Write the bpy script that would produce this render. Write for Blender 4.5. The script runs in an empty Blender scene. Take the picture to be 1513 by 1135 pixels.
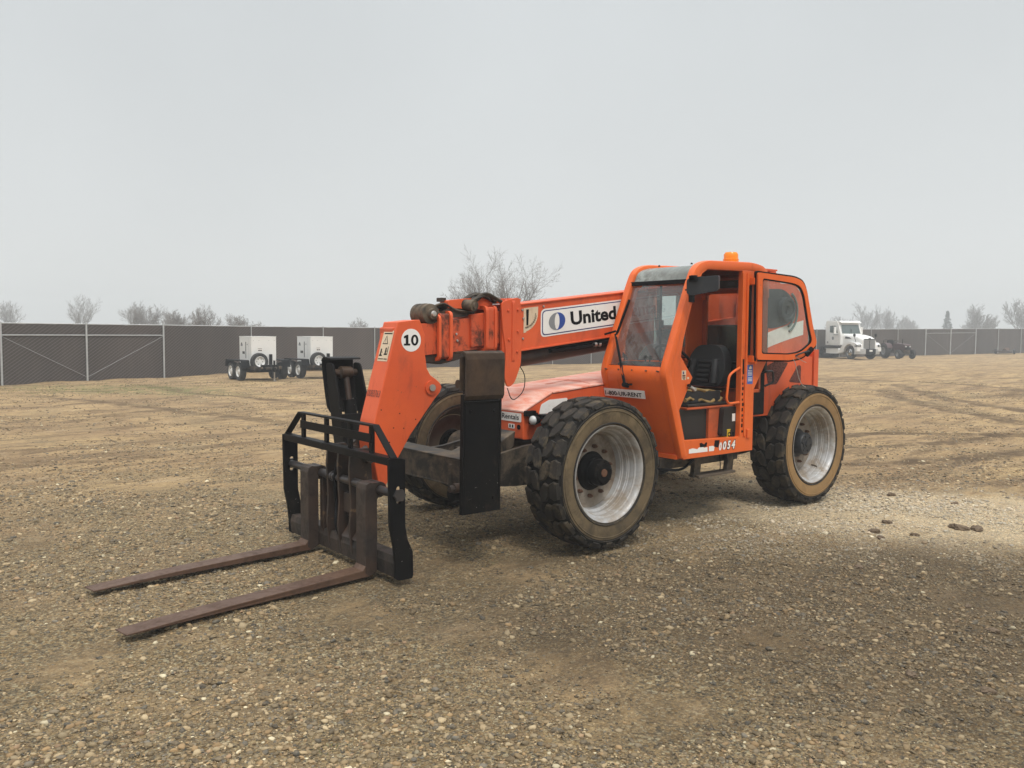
import bpy, math, random
import numpy as np
from mathutils import Vector, Matrix
from mathutils.geometry import tessellate_polygon
R = math.radians
scene = bpy.context.scene
col = scene.collection
random.seed(7)

# ------------------------------------------------------------------ camera
cd = bpy.data.cameras.new("camera")
cam = bpy.data.objects.new("camera", cd); col.objects.link(cam)
cd.sensor_width = 36; cd.lens = 29.25; cd.clip_end = 2000; cd.clip_start = 0.05
_F = Vector((-0.62823904, -0.77561537, -0.06112699)); _R = Vector((-0.77731011, 0.62908168, 0.00672598)); _U = Vector((-0.03323709, -0.05174015, 0.99810734))
cam.matrix_world = Matrix(((_R.x, _U.x, -_F.x, 5.2698), (_R.y, _U.y, -_F.y, 6.4616), (_R.z, _U.z, -_F.z, 1.9122), (0, 0, 0, 1)))
scene.camera = cam
# ------------------------------------------------------------------ world: overcast sky, brighter towards the zenith
SUN_EL, SUN_AZ = 58, 68
w = bpy.data.worlds.new("World"); scene.world = w; w.use_nodes = True
nt = w.node_tree; nt.nodes.clear(); N = nt.nodes.new; L = nt.links.new
sky = N("ShaderNodeTexSky"); sky.sky_type = 'NISHITA'; sky.sun_disc = False
sky.sun_elevation = R(SUN_EL); sky.sun_rotation = R(90 - SUN_AZ); sky.dust_density = 6
b1 = N("ShaderNodeBackground"); b1.inputs[1].default_value = 0.05; L(sky.outputs[0], b1.inputs[0])
tc = N("ShaderNodeTexCoord"); sp = N("ShaderNodeSeparateXYZ"); L(tc.outputs['Generated'], sp.inputs[0])
cr = N("ShaderNodeValToRGB"); L(sp.outputs[2], cr.inputs[0])
e = cr.color_ramp.elements
e[0].position = 0.0; e[0].color = (.66, .675, .665, 1)
e[1].position = 1.0; e[1].color = (1, 1, 1, 1)
for pos, c in ((.12, (.60, .62, .622, 1)), (.40, (.50, .525, .535, 1)), (.62, (.72, .76, .78, 1))):
    q = cr.color_ramp.elements.new(pos); q.color = c
mp = N("ShaderNodeMath"); mp.operation = 'MULTIPLY_ADD'
ss = N("ShaderNodeMath"); ss.operation = 'POWER'; L(sp.outputs[2], ss.inputs[0]); ss.inputs[1].default_value = 3.0
L(ss.outputs[0], mp.inputs[0]); mp.inputs[1].default_value = 1.2; mp.inputs[2].default_value = 1.0
nz = N("ShaderNodeTexNoise"); nz.inputs['Scale'].default_value = 2.2; nz.inputs['Detail'].default_value = 3; L(tc.outputs['Generated'], nz.inputs['Vector'])
nm = N("ShaderNodeMath"); nm.operation = 'MULTIPLY_ADD'; L(nz.outputs['Fac'], nm.inputs[0]); nm.inputs[1].default_value = 0.20; nm.inputs[2].default_value = 0.90
m2 = N("ShaderNodeMath"); m2.operation = 'MULTIPLY'; L(mp.outputs[0], m2.inputs[0]); L(nm.outputs[0], m2.inputs[1])
b2 = N("ShaderNodeBackground"); L(cr.outputs[0], b2.inputs[0]); L(m2.outputs[0], b2.inputs[1])
ms = N("ShaderNodeMixShader"); ms.inputs[0].default_value = 0.93; L(b1.outputs[0], ms.inputs[1]); L(b2.outputs[0], ms.inputs[2])
wo = N("ShaderNodeOutputWorld"); L(ms.outputs[0], wo.inputs[0])
# ------------------------------------------------------------------ sun behind thick fog
sl = bpy.data.lights.new("sun", 'SUN'); sl.energy = 1.5; sl.angle = R(13); sl.color = (1, .96, .9)
so = bpy.data.objects.new("sun", sl); col.objects.link(so)
sd = Vector((math.cos(R(SUN_EL)) * math.cos(R(SUN_AZ)), math.cos(R(SUN_EL)) * math.sin(R(SUN_AZ)), math.sin(R(SUN_EL))))
so.rotation_euler = sd.to_track_quat('Z', 'Y').to_euler()
scene.view_settings.view_transform = 'Standard'; scene.view_settings.look = 'None'
scene.view_settings.exposure = 0.38; scene.view_settings.gamma = 1
scene.cycles.use_denoising = True
scene.cycles.max_bounces = 6; scene.cycles.transparent_max_bounces = 12; scene.cycles.volume_bounces = 0
scene.cycles.caustics_reflective = False; scene.cycles.caustics_refractive = False

# ------------------------------------------------------------------ materials
def newmat(name):
    m = bpy.data.materials.new(name); m.use_nodes = True
    n = m.node_tree; b = n.nodes['Principled BSDF']
    return m, n, b
def coords(n, scale=(1, 1, 1), rot=(0, 0, 0)):
    t = n.nodes.new("ShaderNodeTexCoord"); mp = n.nodes.new("ShaderNodeMapping")
    mp.inputs['Scale'].default_value = scale; mp.inputs['Rotation'].default_value = rot
    n.links.new(t.outputs['Object'], mp.inputs['Vector']); return mp.outputs[0]
def noise(n, vec, s, det=4, rough=.6, dist=0):
    t = n.nodes.new("ShaderNodeTexNoise"); t.inputs['Scale'].default_value = s; t.inputs['Detail'].default_value = det
    t.inputs['Roughness'].default_value = rough; t.inputs['Distortion'].default_value = dist
    if vec: n.links.new(vec, t.inputs['Vector'])
    return t.outputs['Fac']
def ramp(n, fac, a, b, ca=(0, 0, 0, 1), cb=(1, 1, 1, 1)):
    r = n.nodes.new("ShaderNodeValToRGB"); r.color_ramp.elements[0].position = a; r.color_ramp.elements[1].position = b
    r.color_ramp.elements[0].color = ca; r.color_ramp.elements[1].color = cb
    n.links.new(fac, r.inputs[0]); return r.outputs[0]
def c4(c): return (c[0], c[1], c[2], 1)
def mix(n, fac, a, b, mode='MIX'):
    m = n.nodes.new("ShaderNodeMix"); m.data_type = 'RGBA'; m.blend_type = mode
    for inp, v in ((0, fac), (6, a), (7, b)):
        if isinstance(v, (tuple, list)): m.inputs[inp].default_value = c4(v)
        elif isinstance(v, (int, float)): m.inputs[inp].default_value = v
        else: n.links.new(v, m.inputs[inp])
    return m.outputs[2]
def mathn(n, op, a, b=None, c=None):
    m = n.nodes.new("ShaderNodeMath"); m.operation = op
    for i, v in enumerate((a, b, c)):
        if v is None: continue
        if isinstance(v, (int, float)): m.inputs[i].default_value = v
        else: n.links.new(v, m.inputs[i])
    return m.outputs[0]
def bump(n, b, h, strength, dist=.01):
    u = n.nodes.new("ShaderNodeBump"); u.inputs['Strength'].default_value = strength; u.inputs['Distance'].default_value = dist
    n.links.new(h, u.inputs['Height']); n.links.new(u.outputs[0], b.inputs['Normal']); return u
def worn(name, base, dark, grime, rough=.5, metal=0, s1=2.2, s2=9, a1=.52, b1=.72, amt=.6, streak=(1, 1, 1), spec=.4, bs=.15, fleck=None):
    """painted or raw surface with broad tone variation, grime patches and small flecks"""
    m, n, b = newmat(name)
    v = coords(n); vs = coords(n, streak)
    tone = noise(n, v, s1, 5, .6)
    c = mix(n, ramp(n, tone, .3, .7), base, dark)
    g = ramp(n, noise(n, vs, s2, 8, .68, .4), a1, b1)
    g2 = mathn(n, 'MULTIPLY', g, amt)
    c = mix(n, g2, c, grime)
    if fleck:
        f = ramp(n, noise(n, v, 46, 3, .6), .70, .74)
        f = mathn(n, 'MULTIPLY', f, ramp(n, noise(n, v, 3.1, 2), .48, .6))
        c = mix(n, f, c, fleck)
    if fleck and base[0] > .5:
        for rt_, thr in ((.5, .745), (-.9, .76)):
            sc_ = ramp(n, noise(n, coords(n, (2.5, 2.5, 34), (0, rt_, 0)), 3.2, 5, .75), thr - .035, thr)
            c = mix(n, mathn(n, 'MULTIPLY', sc_, .6), c, fleck)
    n.links.new(c, b.inputs['Base Color'])
    rr = mathn(n, 'MULTIPLY_ADD', g, .3, rough); n.links.new(rr, b.inputs['Roughness'])
    b.inputs['Metallic'].default_value = metal; b.inputs['Specular IOR Level'].default_value = spec
    bump(n, b, noise(n, v, 60, 4, .7), bs, .004)
    return m
def plain(name, c, rough=.6, metal=0, spec=.5):
    return worn(name, c, tuple(x * .82 for x in c), tuple(x * .6 for x in c), rough, metal, amt=.35, spec=spec, bs=.05)

M = {}
M['orange'] = worn('orange_paint', (.72, .116, .030), (.58, .082, .024), (.20, .045, .025), .46, s1=1.6, s2=4.5, a1=.54, b1=.76, amt=.55, streak=(1, 1, .35), bs=.06, fleck=(.16, .05, .025))
M['orange_cab'] = worn('bright_orange_paint', (.74, .132, .016), (.62, .10, .014), (.24, .055, .02), .42, s1=1.4, s2=5, a1=.56, b1=.78, amt=.5, streak=(1, 1, .3), bs=.05, fleck=(.2, .06, .02))
M['orange_in'] = worn('shaded_dusty_orange_paint', (.55, .10, .02), (.40, .07, .016), (.18, .06, .03), .6, s1=2, s2=5, a1=.45, b1=.7, amt=.6)  # cab interior orange, its shade darkened into the colour
M['orange_fade'] = worn('sun_bleached_orange_paint', (.78, .30, .20), (.72, .17, .08), (.82, .55, .46), .55, s1=2.6, s2=6, a1=.40, b1=.60, amt=.85, streak=(1, .4, 1), bs=.08, fleck=(.35, .07, .03))
M['grease_orange'] = worn('greasy_orange_paint', (.62, .095, .026), (.50, .075, .024), (.035, .02, .013), .45, s1=1.5, s2=3.2, a1=.52, b1=.60, amt=.88, streak=(1, 1, .6), bs=.2)
M['black'] = worn('worn_black_paint', (.005, .005, .006), (.010, .009, .008), (.07, .05, .035), .42, s1=3, s2=7, a1=.60, b1=.8, amt=.40, bs=.15, spec=.06, fleck=(.35, .33, .3))
M['blackdust'] = worn('dusty_black_paint', (.008, .007, .006), (.024, .019, .014), (.20, .15, .10), .6, s1=3, s2=5, a1=.42, b1=.68, amt=.75, bs=.3)
M['rust'] = worn('rusty_steel', (.082, .042, .025), (.120, .068, .042), (.030, .017, .012), .5, s1=3, s2=12, a1=.45, b1=.7, amt=.6, bs=.35, metal=.15)
M['shank'] = worn('dark_fork_shank', (.026, .019, .016), (.050, .031, .022), (.010, .008, .007), .5, s1=4, s2=9, a1=.45, b1=.7, amt=.6, bs=.35)
M['dustrust'] = worn('dusty_rusted_channel', (.060, .040, .028), (.022, .017, .014), (.010, .009, .008), .6, s1=4, s2=7, a1=.45, b1=.65, amt=.7, bs=.35)
M['rustpad'] = worn('rusted_foot_plate', (.062, .032, .014), (.036, .020, .010), (.014, .010, .008), .6, s1=4, s2=8, a1=.4, b1=.7, amt=.6, bs=.4)
M['frame_brown'] = worn('rust_stained_black_steel', (.020, .016, .014), (.050, .028, .018), (.24, .15, .08), .5, s1=5, s2=6, a1=.60, b1=.68, amt=.6, bs=.3)
M['rubber'] = worn('dusty_tread_rubber', (.014, .013, .012), (.032, .026, .020), (.15, .115, .070), .8, s1=3.5, s2=6, a1=.50, b1=.70, amt=.75, bs=.5, spec=.3)
M['groove'] = worn('dark_groove_rubber', (.007, .007, .007), (.012, .011, .010), (.05, .04, .028), .85, s1=5, s2=9, a1=.55, b1=.75, amt=.5, spec=.15)  # tread grooves coloured darker than the lugs to deepen their contrast
M['disc'] = worn('rust_stained_disc', (.22, .17, .12), (.32, .29, .25), (.10, .06, .035), .6, .1, s1=5, s2=8, a1=.45, b1=.7, amt=.7)
M['sidewall'] = worn('mud_coated_sidewall', (.17, .125, .070), (.105, .078, .046), (.045, .037, .027), .85, s1=2.6, s2=6, a1=.42, b1=.66, amt=.75, bs=.4, spec=.2)
M['sidewall_tan'] = worn('tan_mud_sidewall', (.30, .185, .080), (.22, .14, .066), (.11, .08, .05), .85, s1=2.4, s2=9, a1=.5, b1=.75, amt=.5, bs=.3, spec=.2)
M['cleanrubber'] = plain('black_rubber', (.010, .010, .010), .6, 0, .2)
M['silver'] = worn('silver_rim_paint', (.50, .50, .50), (.42, .42, .42), (.24, .18, .115), .42, .3, s1=2, s2=5, a1=.42, b1=.64, amt=.8, bs=.1)
M['rimdirty'] = worn('mud_caked_rim', (.13, .10, .07), (.10, .075, .055), (.05, .04, .03), .7, .1, s1=3, s2=7, amt=.6)
M['rustnut'] = worn('rusty_nut', (.14, .06, .03), (.10, .05, .03), (.05, .03, .02), .7)
M['steel'] = worn('bare_steel', (.50, .48, .45), (.40, .38, .35), (.2, .16, .12), .35, .8, amt=.4)
M['shaft'] = worn('greasy_steel_shaft', (.07, .065, .065), (.05, .045, .045), (.14, .09, .06), .35, .5, amt=.5)
M['seat'] = worn('black_vinyl', (.012, .013, .015), (.018, .018, .02), (.06, .055, .05), .55, amt=.3, bs=.3)
M['foam'] = worn('torn_yellow_foam', (.30, .20, .075), (.20, .13, .05), (.12, .08, .04), .95, s1=8, s2=14, amt=.6, bs=.8)
M['interior'] = worn('dark_cab_lining', (.010, .009, .008), (.02, .017, .014), (.07, .05, .035), .6, amt=.5)
M['dustfloor'] = worn('dusty_steel_floor', (.12, .08, .055), (.08, .055, .04), (.20, .12, .07), .8, amt=.6)
M['white'] = worn('white_paint', (.76, .76, .74), (.70, .70, .68), (.45, .43, .38), .45, s2=3, a1=.62, b1=.8, amt=.35, streak=(1, 1, .3))
M['dwhite'] = worn('sticker_white', (.80, .78, .74), (.74, .71, .67), (.40, .34, .28), .5, s2=7, a1=.58, b1=.72, amt=.5)
M['cream'] = worn('aged_cream_sticker', (.68, .56, .40), (.60, .46, .32), (.35, .2, .12), .6, s2=12, amt=.6)
M['ink'] = plain('black_ink', (.004, .004, .005), .5, 0, .12)
M['redink'] = plain('dark_red_stencil', (.10, .02, .012), .6)
M['blueink'] = plain('blue_ink', (.02, .065, .30), .45)
M['navy'] = plain('navy_ink', (.015, .02, .14), .45)
M['greyink'] = plain('grey_ink', (.24, .25, .26), .5)
M['bluestick'] = plain('blue_sticker', (.045, .12, .42), .5)
M['yellow'] = worn('yellow_can_paint', (.72, .52, .03), (.65, .45, .03), (.2, .14, .05), .5)
M['amber'] = worn('amber_lens', (.82, .26, .01), (.75, .20, .01), (.5, .12, .01), .22, amt=.3)
M['lens'] = plain('lamp_lens', (.55, .56, .55), .15)
M['plasticgrey'] = worn('grey_black_plastic', (.016, .018, .022), (.022, .024, .028), (.08, .075, .07), .45, amt=.3)
M['galv'] = worn('galvanised_pipe', (.50, .51, .51), (.42, .43, .43), (.3, .3, .3), .45, .3, amt=.4)
M['bark'] = worn('grey_bark', (.17, .15, .14), (.13, .115, .105), (.2, .18, .16), .9, amt=.4)
M['twig'] = plain('bare_twig_bark', (.19, .17, .155), .9)
M['needle'] = plain('dark_needles', (.035, .05, .032), .9)
M['panel_green'] = plain('grey_green_panel', (.13, .165, .145), .35)
M['grass'] = worn('short_green_grass', (.10, .14, .03), (.16, .17, .05), (.25, .2, .09), .9)
M['maroon'] = worn('faded_maroon_paint', (.060, .020, .020), (.040, .016, .016), (.06, .045, .04), .5)
M['chrome'] = plain('chrome', (.6, .6, .6), .2, 1)
M['darkglass'] = plain('dark_window_glass', (.10, .13, .13), .08)
M['tirefar'] = plain('plain_tyre_rubber', (.03, .03, .03), .8)
M['mesh_rust'] = worn('rusty_vent_mesh', (.17, .05, .035), (.12, .04, .03), (.05, .02, .015), .7, s2=60, a1=.45, b1=.55, amt=.8)

def glass(name, tint, dirt, dirt_col, streak_scale):
    m, n, b = newmat(name)
    n.nodes.remove(b)
    tr = n.nodes.new("ShaderNodeBsdfTransparent"); tr.inputs[0].default_value = c4(tint)
    gl = n.nodes.new("ShaderNodeBsdfGlossy"); gl.inputs['Roughness'].default_value = .04; gl.inputs[0].default_value = (.9, .95, .93, 1)
    df = n.nodes.new("ShaderNodeBsdfDiffuse"); df.inputs[0].default_value = c4(dirt_col)
    lw = n.nodes.new("ShaderNodeFresnel"); lw.inputs[0].default_value = 1.5
    s = mathn(n, 'MULTIPLY_ADD', lw.outputs[0], .8, .02)
    m1 = n.nodes.new("ShaderNodeMixShader"); n.links.new(s, m1.inputs[0]); n.links.new(tr.outputs[0], m1.inputs[1]); n.links.new(gl.outputs[0], m1.inputs[2])
    v = coords(n, streak_scale)
    d = noise(n, v, 14, 7, .7, .3); d2 = noise(n, coords(n), 2.0, 3)
    dd = mathn(n, 'MULTIPLY', ramp(n, d, .36, .72), ramp(n, d2, .2, .7))
    dd = mathn(n, 'MULTIPLY_ADD', dd, dirt * .9, dirt * .42)
    m2 = n.nodes.new("ShaderNodeMixShader"); n.links.new(dd, m2.inputs[0]); n.links.new(m1.outputs[0], m2.inputs[1]); n.links.new(df.outputs[0], m2.inputs[2])
    n.links.new(m2.outputs[0], n.nodes['Material Output'].inputs[0])
    return m
M['windshield'] = glass('streaky_dirty_windshield', (.97, .98, .98), .13, (.62, .65, .64), (1, 1, .12))
M['sideglass'] = glass('dusty_side_glass', (.74, .83, .80), .20, (.34, .36, .34), (1, 1, .4))
M['clearglass'] = glass('clear_side_glass', (.95, .97, .96), .05, (.34, .36, .34), (1, 1, .4))
M['roofglass'] = glass('mossy_roof_glass', (.45, .50, .47), .95, (.30, .33, .31), (.25, 1, 1))

# ------------------------------------------------------------------ mesh builder
def rnd(pts, r, n=4):
    """round the corners of a polygon; r one radius or a list"""
    out = []
    k = len(pts)
    for i in range(k):
        ri = r[i] if isinstance(r, (list, tuple)) else r
        p = Vector(pts[i]); a = Vector(pts[i - 1]); b = Vector(pts[(i + 1) % k])
        u = (a - p); v = (b - p); ri = min(ri, u.length * .48, v.length * .48)
        if ri <= 1e-5: out.append(tuple(p)); continue
        u.normalize(); v.normalize()
        for j in range(n + 1):
            t = j / n
            q = (p + u * ri) * (1 - t) ** 2 + p * 2 * t * (1 - t) + (p + v * ri) * t * t
            out.append(tuple(q))
    return out
def rpath(pts, r, n=4):
    out = [tuple(pts[0])]
    for i in range(1, len(pts) - 1):
        p = Vector(pts[i]); u = Vector(pts[i - 1]) - p; v = Vector(pts[i + 1]) - p
        ri = min(r, u.length * .48, v.length * .48); u.normalize(); v.normalize()
        for j in range(n + 1):
            t = j / n; out.append(tuple((p + u * ri) * (1 - t) ** 2 + p * 2 * t * (1 - t) + (p + v * ri) * t * t))
    out.append(tuple(pts[-1])); return out
class MB:
    def __init__(s, xf=None): s.v = []; s.f = []; s.m = []; s.xf = xf
    def add(s, vs, fs, m=0):
        o = len(s.v)
        for p in vs:
            p = Vector(p)
            if s.xf is not None: p = s.xf @ p
            s.v.append(tuple(p))
        for f in fs: s.f.append(tuple(o + i for i in f)); s.m.append(m)
        return s
    def box(s, a, b, m=0):
        x0, y0, z0 = (min(a[i], b[i]) for i in range(3)); x1, y1, z1 = (max(a[i], b[i]) for i in range(3))
        vs = [(x0, y0, z0), (x1, y0, z0), (x1, y1, z0), (x0, y1, z0), (x0, y0, z1), (x1, y0, z1), (x1, y1, z1), (x0, y1, z1)]
        return s.add(vs, [(0, 3, 2, 1), (4, 5, 6, 7), (0, 1, 5, 4), (1, 2, 6, 5), (2, 3, 7, 6), (3, 0, 4, 7)], m)
    def prism(s, pts, ax, lo, hi, holes=(), m=0):
        """2-D outline extruded along an axis: x -> (y,z), y -> (x,z), z -> (x,y)"""
        loops = [list(pts)] + [list(h) for h in holes]
        flat = [p for l in loops for p in l]
        def P(p, d):
            return {'x': (d, p[0], p[1]), 'y': (p[0], d, p[1]), 'z': (p[0], p[1], d)}[ax]
        tris = tessellate_polygon([[Vector((p[0], p[1], 0)) for p in l] for l in loops])
        n = len(flat); vs = [P(p, lo) for p in flat] + [P(p, hi) for p in flat]
        fs = [tuple(t) for t in tris] + [tuple(i + n for i in reversed(t)) for t in tris]
        o = 0
        for l in loops:
            k = len(l)
            for i in range(k): fs.append((o + i, o + (i + 1) % k, n + o + (i + 1) % k, n + o + i))
            o += k
        return s.add(vs, fs, m)
    def tube(s, path, r, seg=10, m=0, cap=True, sq=None):
        """sweep; r may be a list; sq=(w,h) sweeps a rounded rectangle instead"""
        P = [Vector(p) for p in path]; k = len(P); rings = []
        T = []
        for i in range(k):
            t = (P[min(i + 1, k - 1)] - P[max(i - 1, 0)]); T.append(t.normalized() if t.length > 1e-9 else Vector((0, 0, 1)))
        ref = Vector((0, 0, 1)) if abs(T[0].z) < .9 else Vector((1, 0, 0))
        u = T[0].cross(ref).normalized()
        if sq:
            sec = rnd([(-sq[0] / 2, -sq[1] / 2), (sq[0] / 2, -sq[1] / 2), (sq[0] / 2, sq[1] / 2), (-sq[0] / 2, sq[1] / 2)], min(sq) * .28, 2)
        else: sec = [(math.cos(2 * math.pi * j / seg), math.sin(2 * math.pi * j / seg)) for j in range(seg)]
        vs = []
        for i in range(k):
            u = (u - T[i] * u.dot(T[i])); u.normalize(); w_ = T[i].cross(u)
            rr = 1 if sq else (r[i] if isinstance(r, (list, tuple)) else r)
            for a, b in sec: vs.append(P[i] + u * a * rr + w_ * b * rr)
        g = len(sec); fs = []
        for i in range(k - 1):
            for j in range(g): fs.append((i * g + j, i * g + (j + 1) % g, (i + 1) * g + (j + 1) % g, (i + 1) * g + j))
        if cap: fs.append(tuple(reversed(range(g)))); fs.append(tuple((k - 1) * g + j for j in range(g)))
        return s.add(vs, fs, m)
    def cyl(s, a, b, r, seg=20, m=0, r2=None): return s.tube([a, b], [r, r if r2 is None else r2], seg, m)
    def bar(s, a, b, w_, h, m=0): return s.tube([a, b], 1, m=m, sq=(w_, h))
    def lathe(s, prof, seg=48, ax='y', c=(0, 0, 0), m=0, mfun=None):
        """profile of (radius, position along the axis)"""
        vs = []
        for r_, d in prof:
            for j in range(seg):
                a = 2 * math.pi * j / seg; ca, sa = r_ * math.cos(a), r_ * math.sin(a)
                vs.append({'y': (c[0] + ca, c[1] + d, c[2] + sa), 'x': (c[0] + d, c[1] + ca, c[2] + sa), 'z': (c[0] + ca, c[1] + sa, c[2] + d)}[ax])
        for i in range(len(prof) - 1):
            mm = mfun(i) if mfun else m
            fs = [(i * seg + j, i * seg + (j + 1) % seg, (i + 1) * seg + (j + 1) % seg, (i + 1) * seg + j) for j in range(seg)]
            if i == 0: o = len(s.v); s.add(vs, [], 0)
            for f in fs: s.f.append(tuple(o + q for q in f)); s.m.append(mm)
        return s
    def quad(s, a, b, c, d, m=0): return s.add([a, b, c, d], [(0, 1, 2, 3)], m)
    def text(s, txt, o, xd, up, height, m=0, width=None, bold=0, shear=0, off=.002, lift=None):
        """flat lettering; o = lower left corner, xd/up = directions, height = cap height"""
        cu = bpy.data.curves.new("t", 'FONT'); cu.body = txt; cu.size = 1; cu.offset = bold; cu.shear = shear; cu.resolution_u = 3
        ob = bpy.data.objects.new("t", cu); col.objects.link(ob)
        dg = bpy.context.evaluated_depsgraph_get(); dg.update()
        me = bpy.data.meshes.new_from_object(ob.evaluated_get(dg))
        col.objects.unlink(ob); bpy.data.objects.remove(ob)
        vs = [v.co.copy() for v in me.vertices]; fs = [tuple(p.vertices) for p in me.polygons]
        x0 = min(v.x for v in vs); x1 = max(v.x for v in vs); y0 = min(v.y for v in vs); y1 = max(v.y for v in vs)
        bpy.data.meshes.remove(me); bpy.data.curves.remove(cu)
        k = height / (y1 - y0); kx = k if width is None else width / (x1 - x0)
        o = Vector(o); xd = Vector(xd).normalized(); up = Vector(up); up = (up - xd * up.dot(xd)).normalized(); nn = xd.cross(up)
        return s.add([o + xd * ((v.x - x0) * kx) + up * ((v.y - y0) * k) + nn * off for v in vs], fs, m)
    def build(s, name, mats, parent=None, bevel=0, smooth=None, loc=None, bseg=2, recalc=True):
        me = bpy.data.meshes.new(name); me.from_pydata(s.v, [], s.f)
        if not isinstance(mats, (list, tuple)): mats = [mats]
        for m in mats: me.materials.append(M[m] if isinstance(m, str) else m)
        me.polygons.foreach_set('material_index', [min(i, len(mats) - 1) for i in s.m]); me.update()
        if recalc:
            import bmesh
            bm = bmesh.new(); bm.from_mesh(me); bmesh.ops.recalc_face_normals(bm, faces=bm.faces); bm.to_mesh(me); bm.free()
        if smooth is not None:
            me.polygons.foreach_set('use_smooth', [True] * len(me.polygons)); me.set_sharp_from_angle(angle=R(smooth))
        o = bpy.data.objects.new(name, me); col.objects.link(o)
        if parent: o.parent = parent
        if loc is not None: o.location = loc
        if bevel:
            b = o.modifiers.new('bevel', 'BEVEL'); b.width = bevel; b.segments = bseg; b.limit_method = 'ANGLE'; b.angle_limit = R(35)
        return o
def tag(o, label=None, cat=None, group=None, kind=None):
    for k, v in (('label', label), ('category', cat), ('group', group), ('kind', kind)):
        if v: o[k] = v
    return o
def empty(name, loc, rz=0, label=None, cat=None, group=None):
    o = bpy.data.objects.new(name, None); col.objects.link(o); o.location = loc; o.rotation_euler = (0, 0, rz); o.empty_display_size = .2
    return tag(o, label, cat, group)
def copy_tree(o, parent=None):
    c = o.copy(); col.objects.link(c); c.parent = parent
    for ch in list(o.children): copy_tree(ch, c)
    return c

# ------------------------------------------------------------------ ground
def vnoise(x, y, seed=0):
    xi = np.floor(x).astype(np.int64); yi = np.floor(y).astype(np.int64); fx = x - xi; fy = y - yi
    fx = fx * fx * (3 - 2 * fx); fy = fy * fy * (3 - 2 * fy)
    def h(a, b):
        n = (a * 374761393 + b * 668265263 + seed * 974634777) & 0xffffffff
        n = ((n ^ (n >> 13)) * 1274126177) & 0xffffffff
        return ((n ^ (n >> 16)) & 0xffff) / 65535.
    return (h(xi, yi) * (1 - fx) + h(xi + 1, yi) * fx) * (1 - fy) + (h(xi, yi + 1) * (1 - fx) + h(xi + 1, yi + 1) * fx) * fy
def gheight(x, y):
    x = np.asarray(x, float); y = np.asarray(y, float)
    h = (vnoise(x * .7, y * .7, 1) - .5) * .035 + (vnoise(x * 2.3, y * 2.3, 2) - .5) * .022 + (vnoise(x * 7, y * 7, 3) - .5) * .014 + (vnoise(x * 17, y * 17, 4) - .5) * .010
    # long shallow wheel tracks lying across the yard
    u = x * .777 - y * .629; v = x * .629 + y * .777
    far = np.clip((-v - 2) / 6., 0, 1)
    h += far * (vnoise(u * .12, v * 1.3 + vnoise(u * .08, v * .1, 9) * 3, 5) - .5) * .07
    h += far * (vnoise(u * .5, v * 2.6, 6) - .5) * .04
    return h - .018
def axis(c, near, step, far_, n):
    a = np.arange(-near, near + 1e-6, step); g = near + np.cumsum(np.geomspace(step * 1.3, step * 1.3 * (far_ / near), n)) ; g = g[g < far_]
    g = np.append(g, far_)
    return np.concatenate([-g[::-1], a, g]) + c
gx = axis(1.0, 9, .06, 420, 120); gy = axis(1.5, 9, .06, 420, 120)
X, Y = np.meshgrid(gx, gy, indexing='ij'); Z = gheight(X, Y)
nx, ny = X.shape
me = bpy.data.meshes.new('ground')
vco = np.stack([X, Y, Z], -1).reshape(-1, 3).astype(np.float32)
I = np.arange(nx * ny).reshape(nx, ny)
q = np.stack([I[:-1, :-1], I[1:, :-1], I[1:, 1:], I[:-1, 1:]], -1).reshape(-1, 4)
def fastmesh(me, vco, faces):
    k = faces.shape[1]
    me.vertices.add(len(vco)); me.vertices.foreach_set('co', vco.ravel().astype(np.float32))
    me.loops.add(faces.size); me.loops.foreach_set('vertex_index', faces.ravel().astype(np.int32))
    me.polygons.add(len(faces)); me.polygons.foreach_set('loop_start', np.arange(0, faces.size, k, dtype=np.int32))
    me.update(calc_edges=True); me.polygons.foreach_set('use_smooth', [True] * len(faces))
fastmesh(me, vco, q)

def gmask_nodes(n, pos, cx, cy, r0, r1, sx=1, sy=1, rot=0):
    """soft patch round a point on the ground"""
    mp = n.nodes.new("ShaderNodeMapping"); mp.vector_type = 'TEXTURE'
    mp.inputs['Location'].default_value = (cx, cy, 0); mp.inputs['Rotation'].default_value = (0, 0, rot); mp.inputs['Scale'].default_value = (sx, sy, 1)
    n.links.new(pos, mp.inputs['Vector'])
    ln = n.nodes.new("ShaderNodeVectorMath"); ln.operation = 'LENGTH'; n.links.new(mp.outputs[0], ln.inputs[0])
    wob = noise(n, pos, 1.4, 5, .65)
    d = mathn(n, 'MULTIPLY_ADD', mathn(n, 'SUBTRACT', wob, .5), 1.8, ln.outputs['Value'])
    mr = n.nodes.new("ShaderNodeMapRange"); mr.inputs[1].default_value = r0; mr.inputs[2].default_value = r1; mr.inputs[3].default_value = 1; mr.inputs[4].default_value = 0
    mr.interpolation_type = 'SMOOTHSTEP'; n.links.new(d, mr.inputs[0]); return mr.outputs[0]
GM, n, b = newmat('dirt_yard')
pos = coords(n)
VIEW = R(141)   # streaks lie across the yard
st = coords(n, (.16, 1.25, 1), (0, 0, -VIEW))
st2 = coords(n, (.5, 3.0, 1), (0, 0, -VIEW))
sand = mix(n, ramp(n, noise(n, pos, .35, 5, .6), .35, .65), (.48, .335, .165), (.33, .22, .115))
sand = mix(n, ramp(n, noise(n, st, .9, 6, .62, .3), .50, .66), sand, (.22, .145, .075))
sand = mix(n, mathn(n, 'MULTIPLY', ramp(n, noise(n, st2, 1.6, 6, .7, .4), .56, .66), .75), sand, (.12, .080, .048))
sand = mix(n, mathn(n, 'MULTIPLY', ramp(n, noise(n, st2, 1.1, 4, .6, .2), .55, .7), .5), sand, (.50, .38, .24))
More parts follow.
